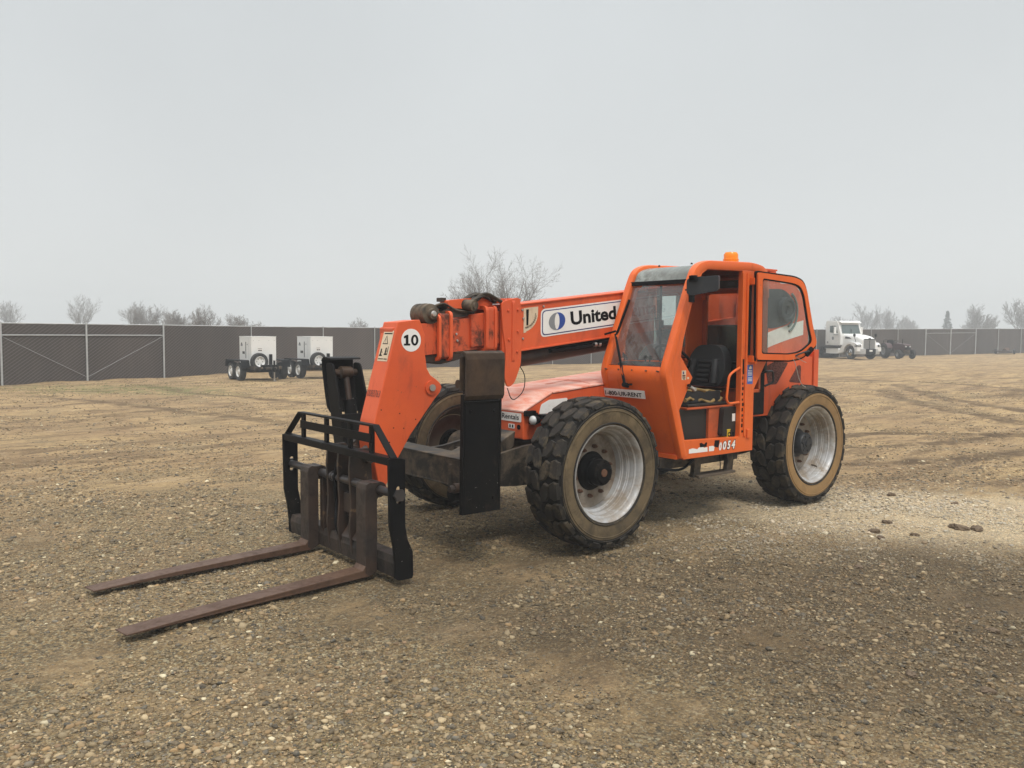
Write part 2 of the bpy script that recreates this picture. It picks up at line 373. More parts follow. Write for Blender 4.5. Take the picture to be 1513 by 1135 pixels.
sand = mix(n, mathn(n, 'MULTIPLY', ramp(n, noise(n, pos, 9, 5, .7), .5, .75), .5), sand, (.17, .12, .075))
mot = mathn(n, 'MULTIPLY', ramp(n, noise(n, coords(n, (.45, 1.5, 1), (0, 0, -VIEW)), 1.5, 10, .72, .25), .50, .58), .62)
sand = mix(n, mot, sand, (.135, .088, .048))
crumb = mathn(n, 'MULTIPLY', ramp(n, noise(n, coords(n, (1, 1.8, 1), (0, 0, -VIEW)), 7, 8, .8), .54, .62), .7)
sand = mix(n, crumb, sand, (.085, .062, .042))
lite = mathn(n, 'MULTIPLY', ramp(n, noise(n, coords(n, (1, 1.8, 1), (0, 0, -VIEW)), 11, 8, .8), .56, .63), .55)
sand = mix(n, lite, sand, (.58, .44, .26))
# curved tyre ruts crossing the yard
def rut(cx, cy, rad, px_, py_, ln_, wd, amt_):
    global sand
    def dist(x, y):
        mp = n.nodes.new("ShaderNodeMapping"); mp.vector_type = 'TEXTURE'; mp.inputs['Location'].default_value = (x, y, 0); n.links.new(pos, mp.inputs['Vector'])
        ln = n.nodes.new("ShaderNodeVectorMath"); ln.operation = 'LENGTH'; n.links.new(mp.outputs[0], ln.inputs[0]); return ln.outputs['Value']
    d = mathn(n, 'ABSOLUTE', mathn(n, 'SUBTRACT', mathn(n, 'MULTIPLY_ADD', noise(n, pos, .6, 5, .7), .9, dist(cx, cy)), rad + .45))
    m_ = ramp(n, d, wd * .5, wd, (1, 1, 1, 1), (0, 0, 0, 1))
    brk = ramp(n, noise(n, pos, 1.7, 9, .8), .36, .54)
    end = ramp(n, mathn(n, 'DIVIDE', dist(px_, py_), ln_), .7, 1.15, (1, 1, 1, 1), (0, 0, 0, 1))
    f = mathn(n, 'MULTIPLY', mathn(n, 'MULTIPLY', mathn(n, 'MULTIPLY', m_, brk), end), amt_)
    sand = mix(n, f, sand, (.105, .068, .036))
for a_ in ((-35.76, 13.98, 25.22, -18.73, -4.17, 7.5, .45, .95), (-39.48, 13.28, 25.74, -22.49, -5.52, 8, .45, .85), (-6.75, 5.09, 7.47, -11.04, -.84, 5.5, .28, .95), (-11.86, -6.51, 6.48, -9.66, -.55, 4.0, .25, .9), (-11.14, -8.07, 9.32, -7.93, .56, 3.6, .30, .95),
           (95.51, 9.72, 99.52, -.67, -15.74, 7, .30, .8), (-10.67, 29.72, 45.30, .65, -14.12, 5, .22, .7), (-28.61, -23.44, 25.52, -4.30, -16.75, 10, .35, .85), (-24.37, -9.83, 5.50, -28.37, -8.84, 8, .5, .8)): rut(*a_)
# fine grit as small stones
def stones(scale):
    vo = n.nodes.new("ShaderNodeTexVoronoi"); vo.inputs['Scale'].default_value = scale; n.links.new(pos, vo.inputs['Vector'])
    sx = n.nodes.new("ShaderNodeSeparateColor"); n.links.new(vo.outputs['Color'], sx.inputs[0])
    r = n.nodes.new("ShaderNodeValToRGB"); r.color_ramp.interpolation = 'CONSTANT'
    cols = [(0, (.20, .135, .075)), (.22, (.13, .10, .075)), (.38, (.30, .22, .14)), (.55, (.07, .065, .06)), (.66, (.36, .28, .19)), (.80, (.16, .14, .12)), (.90, (.50, .45, .37)), (.96, (.035, .035, .04))]
    cols = [(p, (c[0] * 1.16, c[1] * 1.12, c[2] * .88)) for p, c in cols]; el = r.color_ramp.elements; el[0].position = 0; el[0].color = c4(cols[0][1]); el[1].position = cols[1][0]; el[1].color = c4(cols[1][1])
    for p_, c_ in cols[2:]: x = el.new(p_); x.color = c4(c_)
    n.links.new(sx.outputs[0], r.inputs[0])
    return vo.outputs['Distance'], r.outputs[0]
d1, c1 = stones(48); d2, c2 = stones(95)
grit = mix(n, .5, c1, c2)
geo = n.nodes.new("ShaderNodeNewGeometry")
gm = gmask_nodes(n, pos, 2.4, 2.6, .75, 1.35, 7.0, 6.2)          # gravelled apron where the machine stands
gm = mathn(n, 'MAXIMUM', gm, mathn(n, 'MULTIPLY', ramp(n, noise(n, pos, .5, 5, .65), .54, .64), .6))
gm = mathn(n, 'MULTIPLY', gm, ramp(n, noise(n, pos, 1.1, 5, .7), .30, .52))
base = mix(n, gm, sand, grit)
pale = gmask_nodes(n, pos, -3.9, 2.55, .45, 1.15, 4.6, 1.7, VIEW - R(20))
base = mix(n, mathn(n, 'MULTIPLY', pale, .75), base, mix(n, .5, (.62, .54, .41), mix(n, 1.0, grit, (2.6, 2.5, 2.3), 'MULTIPLY')))
damp = gmask_nodes(n, pos, -.9, 4.1, .5, 1.3, 4.0, 1.9, VIEW)
damp2 = gmask_nodes(n, pos, 1.6, 1.9, .4, 1.3, 1.9, 1.2, VIEW)
dm = mathn(n, 'MAXIMUM', damp, mathn(n, 'MULTIPLY', damp2, .6))
base = mix(n, mathn(n, 'MULTIPLY', dm, .60), base, (.052, .034, .020))
gr = gmask_nodes(n, pos, -2.0, -22.5, .5, 1.1, 6, 2.2, VIEW - R(20))
base = mix(n, mathn(n, 'MULTIPLY', gr, mathn(n, 'MULTIPLY', ramp(n, noise(n, pos, 3, 5), .4, .6), .55)), base, (.13, .16, .05))
n.links.new(base, b.inputs['Base Color'])
b.inputs['Roughness'].default_value = .9; b.inputs['Specular IOR Level'].default_value = .25
hh = mathn(n, 'ADD', mathn(n, 'MULTIPLY', noise(n, pos, 14, 8, .75), .6), mathn(n, 'MULTIPLY', mathn(n, 'MULTIPLY', d1, gm), -.5))
hh = mathn(n, 'ADD', hh, mathn(n, 'MULTIPLY', noise(n, st2, 4, 6, .7), .6))
hh = mathn(n, 'ADD', hh, mathn(n, 'MULTIPLY', noise(n, coords(n, (1, 2.2, 1), (0, 0, -VIEW)), 2.2, 9, .72, .3), 1.6))
bump(n, b, hh, 1.0, .06)
M['ground'] = GM
me.materials.append(GM)
g = bpy.data.objects.new('ground', me); col.objects.link(g); tag(g, kind='structure')

# gravel: tens of thousands of small stones lying loose on the dirt
CAMP = np.array([5.27, 6.46]); FH = np.array([-.6294, -.7771]); RH = np.array([-.7771, .6294])
rng = np.random.default_rng(5)
def ico(sub):
    import bmesh
    bm = bmesh.new(); bmesh.ops.create_icosphere(bm, subdivisions=sub, radius=1)
    v = np.array([x.co[:] for x in bm.verts]); f = np.array([[q.index for q in p.verts] for p in bm.faces]); bm.free(); return v, f
def clump(x, y): return vnoise(x * .9, y * .9, 21) * .6 + vnoise(x * 2.6, y * 2.6, 22) * .4
def scatter(name, count, d0, d1, s0, s1, sub, power, thr, label, rough=.14, dark=1.0, flat=False):
    dd = d0 + (d1 - d0) * rng.random(count * 4) ** power
    lat = (rng.random(count * 4) * 2 - 1) * (dd * .66 + .4)
    P = CAMP + dd[:, None] * FH + lat[:, None] * RH
    # denser on the apron, thin out on the sandy yard beyond, none on top of bare patches
    dens = np.clip((clump(P[:, 0], P[:, 1]) - thr) * 5 + .35, .04, 1)
    ed = np.clip((np.hypot((P[:, 0] - 2.4) / 8.5, (P[:, 1] - 2.6) / 7.2) - .75) / .55, 0, 1)
    dens *= 1 - ed * (.9 if d1 < 20 else .55)
    P = P[rng.random(len(P)) < dens][:count]; k = len(P)
    v, f = ico(sub); protos = []
    for i in range(8):
        r2 = np.random.default_rng(i); q_ = v * (1 + rough * r2.standard_normal((len(v), 1))); protos.append(q_)
    protos = np.array(protos); pi = rng.integers(0, 8, k)
    s = s0 + (s1 - s0) * rng.random(k) ** 3.2
    sc = np.stack([s, s * rng.uniform(.55, 1, k), s * rng.uniform(.32, .62, k)], 1)
    a = rng.random(k) * 6.283; t = rng.normal(0, .25, k)
    ca, sa, ct, s_t = np.cos(a), np.sin(a), np.cos(t), np.sin(t)
    V = protos[pi] * sc[:, None, :]
    x = V[:, :, 0] * ct[:, None] + V[:, :, 2] * s_t[:, None]; z = -V[:, :, 0] * s_t[:, None] + V[:, :, 2] * ct[:, None]; y = V[:, :, 1]
    gx_ = x * ca[:, None] - y * sa[:, None] + P[:, 0][:, None]; gy_ = x * sa[:, None] + y * ca[:, None] + P[:, 1][:, None]
    gz = z + (gheight(P[:, 0], P[:, 1]) + sc[:, 2] * .12)[:, None]
    V = np.stack([gx_, gy_, gz], -1).reshape(-1, 3); Fc = (f[None] + (np.arange(k) * len(v))[:, None, None]).reshape(-1, 3)
    me = bpy.data.meshes.new(name); fastmesh(me, V, Fc)
    pal = np.array([(.20, .15, .10), (.13, .11, .09), (.28, .22, .155), (.085, .08, .078), (.06, .06, .062), (.15, .12, .085), (.33, .27, .20), (.24, .165, .10), (.46, .42, .35), (.12, .115, .115), (.25, .17, .12)]) * np.array([1.26, 1.20, .97])
    pc = pal[rng.choice(len(pal), k, p=[.19, .13, .15, .06, .05, .13, .10, .10, .02, .04, .03])] * rng.uniform(.35, 1.3, (k, 1)) * dark
    # damp, darker stones in the damp patch of the apron; paler dusty ones beyond the rear wheel
    u = (P - np.array([-.9, 4.1])); uu = u @ RH; vv = u @ FH; dampf = np.clip(1.4 - np.hypot(uu / 4.0, vv / 2.0), 0, 1)[:, None]
    pc = pc * (1 - .34 * np.clip(dampf * 2, 0, 1))
    u = (P - np.array([-3.9, 2.5])); palef = np.clip(1.5 - np.hypot((u @ RH) / 3.8, (u @ FH) / 1.5), 0, 1)[:, None]
    pc = pc * (1 - .3 * palef) + np.array([.66, .60, .48]) * .5 * palef * rng.uniform(.3, 1.3, (k, 1))
    if flat: me.polygons.foreach_set('use_smooth', [False] * len(Fc))
    ca_ = me.attributes.new('stone', 'FLOAT_COLOR', 'POINT')
    ca_.data.foreach_set('color', np.concatenate([np.repeat(pc, len(v), 0), np.ones((k * len(v), 1))], 1).ravel().astype(np.float32))
    me.materials.append(M['stone'])
    o = bpy.data.objects.new(name, me); col.objects.link(o); tag(o, label, 'gravel', kind='stuff')
SM, n, b = newmat('gravel_stone')
at = n.nodes.new("ShaderNodeAttribute"); at.attribute_name = 'stone'
n.links.new(mix(n, mathn(n, 'MULTIPLY', ramp(n, noise(n, coords(n), 55, 4, .7), .4, .65), .4), at.outputs['Color'], (.26, .19, .11)), b.inputs['Base Color'])
b.inputs['Roughness'].default_value = .8; b.inputs['Specular IOR Level'].default_value = .3
M['stone'] = SM
scatter('gravel', 26000, 2.9, 9.0, .006, .024, 2, 1.15, .40, 'loose rounded pebbles of mixed colour covering the near ground', .13, .92)
scatter('gravel', 170000, 2.9, 15.0, .003, .012, 1, 1.05, .34, 'fine grit scattered between the pebbles and under the machine', .24, 1.0, True)
scatter('gravel', 5000, 5.0, 17.0, .012, .034, 2, 1.0, .30, 'coarser stones scattered around the telehandler', .2, .9)
scatter('gravel', 60000, 9.0, 36.0, .008, .030, 1, 1.1, .46, 'sparse stones and crumbs of soil on the open yard', .24, .95, True)

# ------------------------------------------------------------------ telehandler (x forward, y to its left, origin under the front axle)
T = empty('telehandler', (0, 0, 0), 0, 'large orange telehandler with cab, boom and lowered forks standing on gravel', 'telehandler')
RT, RR = .676, .434
# --- wheels
def tyre_mesh(outer):
    mb = MB()
    # carcass: 0 = dark rubber, 1 = dusty sidewall
    prof = [(RR - .03, -.165), (RR - .005, -.195), (.47, -.208), (.53, -.214), (.585, -.213), (.612, -.209), (.634, -.200), (.645, -.175), (.650, 0), (.645, .175), (.634, .200), (.612, .209), (.585, .213), (.53, .214), (.47, .208), (RR - .005, .195), (RR - .03, .165)]
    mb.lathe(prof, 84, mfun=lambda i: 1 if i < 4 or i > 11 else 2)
    # raised ring where the sidewall meets the shoulder
    for sgn in (-1, 1):
        mb.lathe([(.592, sgn * .210), (.596, sgn * .217), (.603, sgn * .216), (.607, sgn * .206)], 84)
        mb.lathe([(.440, sgn * .194), (.446, sgn * .210), (.456, sgn * .213), (.462, sgn * .204)], 84, m=0)
        mb.lathe([(.556, sgn * .211), (.560, sgn * .2185), (.566, sgn * .2185), (.570, sgn * .211)], 84, m=1)
    NP = 22
    def block(pts, a0, top, base=.640, taper=.90, sh=0):
        # pts = (angle fraction of a pitch, y) outline; split into columns so that it follows the curve
        k = len(pts); cx = sum(p[0] for p in pts) / k; cy = sum(p[1] for p in pts) / k
        vs = []
        for lev in range(3):
            tp = (1.04, .98, taper)[lev]
            for (fa, y) in pts:
                fa2 = cx + (fa - cx) * tp; y2 = cy + (y - cy) * tp
                crown = 1 - (abs(y2) / .21) ** 3 * .022
                r_ = (base, top - .006, top)[lev] * crown
                ang = (a0 + fa2) * 2 * math.pi / NP
                vs.append((r_ * math.cos(ang), y2, r_ * math.sin(ang)))
        fs = [tuple(range(2 * k, 3 * k))]
        for lev in range(2):
            for i in range(k): fs.append((lev * k + i, lev * k + (i + 1) % k, (lev + 1) * k + (i + 1) % k, (lev + 1) * k + i))
        mb.add(vs, fs, 0)
    for p in range(NP):
        rr_ = random.Random(p)
        j = lambda: rr_.uniform(-.035, .035)
        for sgn, ph in ((1, 0), (-1, .5)):
            a0 = p + ph
            # chevron centre lug
            block([(-.02 + j(), sgn * .006), (.42 + j(), sgn * .005), (.70, sgn * .028), (.92 + j(), sgn * .062), (.84 + j(), sgn * .112), (.40, sgn * .108), (.06 + j(), sgn * .066)], a0, RT + rr_.uniform(-.003, .002))
            # shoulder lug, wraps down over the edge
            pts = [(-.06 + j(), sgn * .120), (.62 + j(), sgn * .124), (.74, sgn * .165), (.66 + j(), sgn * .206), (-.10 + j(), sgn * .206), (-.16, sgn * .160)]
            block(pts, a0 + .30, RT - .004)
            a = (a0 + .30 + .3) * 2 * math.pi / NP
            # shoulder buttress on the sidewall
            vs = []
            for (r_, y, hw) in ((.652, .206, .030), (.62, .219, .027), (.606, .207, .02)):
                for t in (-1, 1):
                    aa = a + t * hw / r_ * 1.6; vs.append((r_ * math.cos(aa), sgn * y, r_ * math.sin(aa)))
            mb.add(vs, [(0, 1, 3, 2), (2, 3, 5, 4)], 0)
    return mb
def rim_mesh():
    mb = MB()
    #            outer flange ............. drop well ........... disc
    prof = [(.425, .178), (.436, .196), (.432, .205), (.420, .200), (.412, .186), (.404, .172), (.400, .150), (.392, .146), (.386, .140), (.388, .128), (.383, .120), (.381, .085), (.372, .078), (.374, .068), (.366, .062), (.362, .025), (.352, .018), (.354, .008), (.346, .002), (.336, -.045)]
    mb.lathe(prof, 72, m=0)
    mb.lathe([(.335, -.045), (.30, -.055), (.24, -.040), (.17, -.035)], 48, m=2)
    mb.lathe([(.335, -.048), (.30, -.060), (.24, -.050), (.17, -.045)], 48, m=1)
    mb.lathe([(.425, -.178), (.436, -.196), (.432, -.205), (.420, -.200), (.412, -.186), (.402, -.172), (.396, -.14), (.372, -.12), (.36, -.09), (.338, -.05)], 72, m=1)
    # weld patch, valve
    mb.tube([(.33, .03, -.13), (.34, .075, -.135), (.352, .09, -.14)], .008, 8, 1)
    return mb
def hub_mesh(front):
    mb = MB()
    mb.lathe([(.17, -.10), (.178, -.035), (.165, -.015), (.135, -.01), (.122, .0), (.122, .03), (.128, .034), (.128, .045), (.120, .05), (.120, .10), (.113, .115), (.085, .118), (.083, .124), (.0, .124)] if front else
             [(.17, -.10), (.165, -.02), (.135, -.005), (.128, .04), (.125, .085), (.115, .098), (.07, .100), (.068, .106), (0, .106)], 36, m=0)
    top = .124 if front else .106
    mb.lathe([(.036, top - .004), (.034, top + .010), (0, top + .012)], 18, m=1 if front else 0)
    for i in range(6):
        a = i * math.pi / 3; r_ = .092 if front else .088
        mb.cyl((r_ * math.cos(a), top - .012, r_ * math.sin(a)), (r_ * math.cos(a), top + .004, r_ * math.sin(a)), .010, 8, 0)
    for i in range(10):
        a = i * math.pi / 5 + .1; r_ = .225
        mb.cyl((r_ * math.cos(a), -.045, r_ * math.sin(a)), (r_ * math.cos(a), -.005, r_ * math.sin(a)), .018, 6, 1)
        mb.cyl((r_ * math.cos(a), -.045, r_ * math.sin(a)), (r_ * math.cos(a), .012, r_ * math.sin(a)), .009, 6, 1)
    return mb
ty = tyre_mesh(True)
def wheel(x, yside, yc, spin, front, steer=0, side='sidewall', rimm=('silver', 'rimdirty')):
    hub = hub_mesh(front).build('wheel', ['black' if front else 'plasticgrey', 'rustnut'], T, smooth=35)
    hub.location = (x, yc, RT - .004); hub.rotation_euler = (0, spin, steer + (0 if yside > 0 else math.pi))
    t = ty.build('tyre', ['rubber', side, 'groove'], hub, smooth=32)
    r = rim_mesh().build('rim', list(rimm) + ['disc'], hub, smooth=40)
    return hub
YC = 1.352 - .212
wheel(0, 1, YC, .3, True, R(.9))
wheel(-3.3, 1, YC, 1.9, False, 0, 'sidewall_tan')
wheel(0, -1, -YC, .9, True, R(.9))
wheel(-3.3, -1, -YC, 2.2, False)

# --- chassis, axles
mb = MB()
mb.prism(rnd([(1.22, .58), (1.22, .80), (.75, .82), (.40, .88), (-.8, .96), (-3.8, 1.02), (-3.9, .62), (-2.9, .52), (-.6, .50), (.5, .52)], .03), 'y', -.22, -.17)
mb.prism(rnd([(1.22, .58), (1.22, .80), (.75, .82), (.40, .88), (-.8, .96), (-3.8, 1.02), (-3.9, .62), (-2.9, .52), (-.6, .50), (.5, .52)], .03), 'y', .60, .65)
mb.box((-3.6, -.17, .60), (.9, .60, .66)); mb.box((-3.6, -.17, .90), (-.7, .60, .96)); mb.box((.55, -.17, .66), (.62, .60, .80))
mb.build('chassis_frame', 'blackdust', T, bevel=.006)
mb = MB()
mb.box((1.00, -1.02, .60), (1.22, 1.02, .615), 0); mb.box((.98, -1.02, .83), (1.22, .90, .846), 1)
mb.box((1.20, -1.02, .60), (1.215, 1.02, .83), 0); mb.box((1.0, -1.02, .60), (1.015, 1.02, .83), 0)
mb.prism([(.84, .62), (1.02, .62), (1.02, .77), (.90, .83)], 'x', 1.0, 1.22, m=0)
# dusty wedge plate between the beam and the hood
mb.add([(1.0, .30, .62), (1.0, .75, .62), (.40, .48, .86), (.40, .20, .86), (1.0, .30, .84), (1.0, .75, .84), (.38, .48, 1.0), (.38, .20, 1.0)], [(0, 1, 2, 3), (4, 5, 6, 7), (0, 1, 5, 4), (1, 2, 6, 5), (2, 3, 7, 6), (3, 0, 4, 7)], 1)
mb.build('outrigger_beam', ['blackdust', 'blackdust'], T, bevel=.006)
for x in (0, -3.3):
    mb = MB()
    mb.cyl((x, -.95, RT), (x, .95, RT), .10, 18); mb.cyl((x, -.95, RT), (x, -.70, RT), .17, 24, r2=.13); mb.cyl((x, .95, RT), (x, .70, RT), .17, 24, r2=.13)
    mb.lathe([(0, -.3), (.12, -.28), (.20, -.12), (.22, 0), (.20, .12), (.12, .28), (0, .3)], 24, ax='x', c=(x, .12, RT))
    mb.cyl((x + .16, -.62, RT - .03), (x + .16, .62, RT - .03), .025, 10); mb.cyl((x + .16, -.35, RT - .03), (x + .16, .35, RT - .03), .045, 14)
    mb.build('axle', 'blackdust', T, smooth=40)

# --- outriggers, folded up either side of the nose
for s in (1, -1):
    def lean(x, d, z): return (x, s * ((.955 if s > 0 else .93) + (.02 if s > 0 else .30) * (z - .45) / 1.3 + d), z)
    # arm: two side plates with a cylinder between, outer skin on the wheel-away side
    mb = MB()
    def slab(xa, xb, da, db, za, zb):
        vs = [lean(x, d, z) for z in (za, zb) for x, d in ((xa, da), (xb, da), (xb, db), (xa, db))]
        mb.add(vs, [(0, 1, 2, 3), (4, 5, 6, 7), (0, 1, 5, 4), (1, 2, 6, 5), (2, 3, 7, 6), (3, 0, 4, 7)])
    if s > 0:
        slab(1.045, 1.43, .10, .145, .45, 1.42); slab(1.10, 1.30, -.05, .098, .50, 1.62)
    else:
        for xa, xb in ((1.405, 1.43), (1.10, 1.125)):
            pts = rnd([(-.10, .42), (.12, .42), (.13, 1.30), (.11, 1.60), (-.03, 1.60), (-.08, 1.3)], .05)
            vs = [lean(x, d - .02, z) for x in (xa, xb) for d, z in pts]; k = len(pts)
            mb.add(vs, [tuple(range(k)), tuple(range(k, 2 * k))] + [(i, (i + 1) % k, k + (i + 1) % k, k + i) for i in range(k)])
        slab(1.10, 1.43, -.12, -.105, .5, 1.1)
    mb.cyl(lean(1.02, .0, .60), lean(1.44, .0, .60), .06, 18)
    if s > 0:
        mb.bar(lean(1.07, .149, 1.36), lean(1.41, .149, 1.36), .014, .012); mb.bar(lean(1.065, .149, .50), lean(1.065, .149, 1.36), .010, .010); mb.bar(lean(1.415, .149, .50), lean(1.415, .149, 1.36), .010, .010)
        for xx, zz in ((1.12, .56), (1.36, .56), (1.12, 1.28), (1.36, 1.28)): mb.cyl(lean(xx, .145, zz), lean(xx, .156, zz), .016, 6)
    arm = mb.build('outrigger', 'black', T, bevel=.006)
    mb = MB(); mb.cyl(lean(1.25, 0, .62), lean(1.25, .02, 1.22), .062, 18); mb.cyl(lean(1.25, .02, 1.22), lean(1.25, .03, 1.5), .03, 12, 1)
    mb.cyl(lean(1.13, .03, 1.5), lean(1.41, .03, 1.5), .035, 12, 2); mb.lathe([(.0, -.10), (.06, -.06), (.065, .06), (0, .10)], 12, 'x', lean(1.25, .03, 1.5), 2)
    mb.build('hydraulic_cylinder', ['black', 'frame_brown', 'rustpad'], arm, smooth=40)
    # foot pad, curved sole
    mb = MB(); pts = []
    sole = [(.147, 1.375), (.166, 1.41), (.168, 1.70), (.158, 1.75), (.12, 1.768), (.02, 1.762)] if s > 0 else [(.10, 1.10), (.155, 1.15), (.17, 1.25), (.175, 1.55), (.155, 1.64), (.10, 1.66), (-.02, 1.65)]
    inner = [(d - .018, z - (.018 if i > 2 else 0)) for i, (d, z) in enumerate(sole)]
    xa, xb = (1.035, 1.425) if s > 0 else (1.09, 1.44)
    k = len(sole); vs = [lean(x, d, z) for x in (xa, xb) for d, z in sole + inner[::-1]]; kk = 2 * k
    mb.add(vs, [tuple(range(kk)), tuple(range(kk, 2 * kk))] + [(i, (i + 1) % kk, kk + (i + 1) % kk, kk + i) for i in range(kk)])
    if s > 0:
        for xx in (xa + .02, xb - .02): mb.bar(lean(xx, .10, 1.45), lean(xx, .10, 1.72), .012, .07)
    mb.build('foot_pad', 'rustpad' if s > 0 else 'black', arm, bevel=.005)
    mb = MB(); mb.cyl(lean(1.40, .06, .66), lean(1.50, .06, .66), .028, 8); mb.cyl(lean(1.40, .06, .66), lean(1.46, .06, .66), .04, 16)
    mb.build('pivot_pin', 'frame_brown', arm, smooth=35)

# --- hood between the wheels, under the boom, with sloping nose
mb = MB()
y0, y1 = -.42, .450
def hz(x): return 1.332 + .088 * (-.1 - x)
side = [(.262, .905), (.262, 1.168), (-.10, hz(-.1) - .008), (-2.2, hz(-2.2) - .008), (-2.2, .97), (-.3, .97), (.0, .90)]
mb.prism(side, 'y', y0, y1, m=0)
hood = mb.build('side_hood', 'orange', T, bevel=.012)
mb = MB()   # sun bleached lid, slightly proud, two leaves
def leaf(xa, za, xb, zb):
    mb.add([(xa, y0 - .01, za), (xa, y1 + .008, za), (xb, y1 + .008, zb), (xb, y0 - .01, zb), (xa, y0 - .01, za + .014), (xa, y1 + .008, za + .014), (xb, y1 + .008, zb + .014), (xb, y0 - .01, zb + .014)],
           [(0, 1, 2, 3), (4, 5, 6, 7), (0, 1, 5, 4), (1, 2, 6, 5), (2, 3, 7, 6), (3, 0, 4, 7)])
leaf(-.105, hz(-.1), -2.2, hz(-2.2)); leaf(.268, 1.165, -.095, hz(-.1))
mb.tube([(-.45, -.05, hz(-.45) + .02), (-.80, -.08, hz(-.8) + .022), (-.80, .12, hz(-.8) + .02)], .004, 6); mb.tube([(-.78, .18, hz(-.78) + .02), (-.70, .36, hz(-.7) + .02)], .004, 6)
mb.build('hood_lid', 'orange_fade', hood, bevel=.004)
mb = MB()
mb.prism(rnd([(-.165, 1.068), (.425, 1.068), (.425, 1.152), (-.165, 1.152)], .012), 'x', .264, .268, m=0)
mb.text('United Rentals', (.268, -.14, 1.088), (0, 1, 0), (0, 0, 1), .050, 1, width=.535, bold=.012, off=.002)
mb.prism(rnd([(.235, 1.00), (.325, 1.00), (.325, 1.043), (.235, 1.043)], .006), 'x', .264, .267, m=0)
mb.box((.267, .25, 1.008), (.269, .27, 1.036), 1); mb.box((.267, .29, 1.008), (.269, .31, 1.036), 1)
mb.build('sticker', ['dwhite', 'ink'], hood)
mb = MB(); mb.lathe([(.024, 0), (.024, .006), (.0, .006)], 20, 'x', (.264, .39, 1.02)); mb.build('hole_plug', 'ink', hood)
mb = MB(); mb.prism(rnd([(.07, 1.14), (.04, 1.23), (-.06, 1.27), (-.30, 1.28), (-.30, 1.14)], .02), 'y', .452, .456); mb.build('sticker', 'dwhite', hood)
mb = MB(); mb.box((.12, .455, 1.05), (.20, .50, 1.16)); mb.box((.14, .452, 1.13), (.26, .50, 1.18)); mb.box((.0, .452, 1.10), (.12, .56, 1.14)); mb.lathe([(.0, -.05), (.03, -.045), (.042, 0), (.044, .02)], 20, 'x', (.19, .54, 1.095))
hl = mb.build('headlight', 'ink', hood, bevel=.003)
mb = MB(); mb.lathe([(.043, .0), (.041, .02), (.025, .034), (0, .038)], 20, 'x', (.21, .54, 1.095)); mb.build('lens', 'lens', hl, smooth=60)

# --- rear body behind the cab
mb = MB()
mb.prism(rnd([(-2.40, 1.02), (-2.40, 1.10), (-2.62, 1.66), (-3.60, 1.66), (-3.60, 1.02)], .01), 'y', .55, 1.10,
         m=0)
mb.box((-3.85, -.95, .75), (-3.60, 1.03, 1.74), 0)
mb.box((-3.64, 1.02, 1.0), (-3.615, 1.115, 1.72), 0)
mb.prism([(-2.9, 1.0), (-3.88, 1.0), (-3.88, 2.47), (-3.72, 2.69), (-3.25, 2.69), (-3.0, 2.35)], 'y', .46, .50, m=0)
mb.prism([(-2.9, 1.0), (-3.88, 1.0), (-3.88, 2.47), (-3.72, 2.69), (-3.25, 2.69), (-3.0, 2.35)], 'y', -.10, -.06, m=0)
mb.box((-3.60, .42, 2.68), (-3.05, .60, 2.70), 0)
mb.prism(rnd([(-2.62, 1.66), (-3.72, 1.66), (-3.72, 1.92), (-3.60, 2.36), (-3.42, 2.50), (-2.62, 2.50)], .03), 'y', .93, .96, m=0)
mb.box((-2.7, .50, 2.40), (-2.76, .93, 2.46), 0); mb.box((-3.2, .50, 2.30), (-3.26, .93, 2.36), 0)
rb = mb.build('rear_body', 'orange', T, bevel=.006)
MB().box((-2.48, .90, 1.665), (-2.76, .972, 2.49)).build('cover_panel', 'panel_green', rb, bevel=.01)
mb = MB(); band = [(-2.66 - .095 * i, 1.76 + .24 * (i / 10) ** .7) for i in range(11)]
mb.prism([(x, z - .085) for x, z in band] + [(x, z + .085) for x, z in band[::-1]], 'y', .961, .964); mb.build('stripe', 'dwhite', rb)
mb = MB()
mb.prism(rnd([(-2.72, 1.36), (-2.88, 1.36), (-3.10, 1.60), (-2.84, 1.62), (-2.66, 1.56)], .03), 'y', 1.101, 1.104)
mb.prism(rnd([(-3.12, 1.38), (-3.36, 1.36), (-3.36, 1.56), (-3.30, 1.57)], .03), 'y', 1.101, 1.104)
mb.build('vent_mesh', 'mesh_rust', rb)
mb = MB(); mb.box((-2.70, 1.101, 1.635), (-2.93, 1.105, 1.655)); mb.build('sticker', 'dwhite', rb)
mb = MB(); mb.prism(rnd([(-2.70, 2.0), (-2.75, 2.42), (-3.20, 2.44), (-3.42, 2.30), (-3.35, 2.05), (-3.0, 1.98)], .12), 'y', .961, .966, m=0); mb.lathe([(0, 0), (.04, .0), (.05, .03), (.10, .035), (.11, .05), (.14, .05), (.15, 0)], 32, 'y', (-3.22, .966, 2.20), 0); 
for r_ in (.18, .24): mb.tube([(-3.22 - r_ * math.cos(q), .975, 2.18 + r_ * math.sin(q)) for q in [R(z) for z in range(-70, 61, 10)]], .014, 6, 2)
mb.tube(rpath([(-3.1, .52, 2.2), (-2.95, .62, 2.25), (-3.0, .62, 1.95), (-3.3, .6, 1.75)], .12), .03, 10, 0); mb.box((-3.0, .56, 1.7), (-3.35, .85, 2.05), 0)
mb.build('boom_pivot', ['plasticgrey', 'steel', 'panel_green'], rb, smooth=40)
mb = MB(); mb.box((-2.22, .95, 1.05), (-2.52, 1.2, 1.62)); tk = mb.build('oil_tank', 'ink', T, bevel=.02)
mb = MB(); mb.tube(rpath([(-2.46, 1.21, 1.50), (-2.46, 1.25, 1.52), (-2.58, 1.25, 1.52), (-2.60, 1.25, 1.40), (-2.5, 1.21, 1.36)], .03), .012, 8); mb.build('handle', 'plasticgrey', tk, smooth=40)
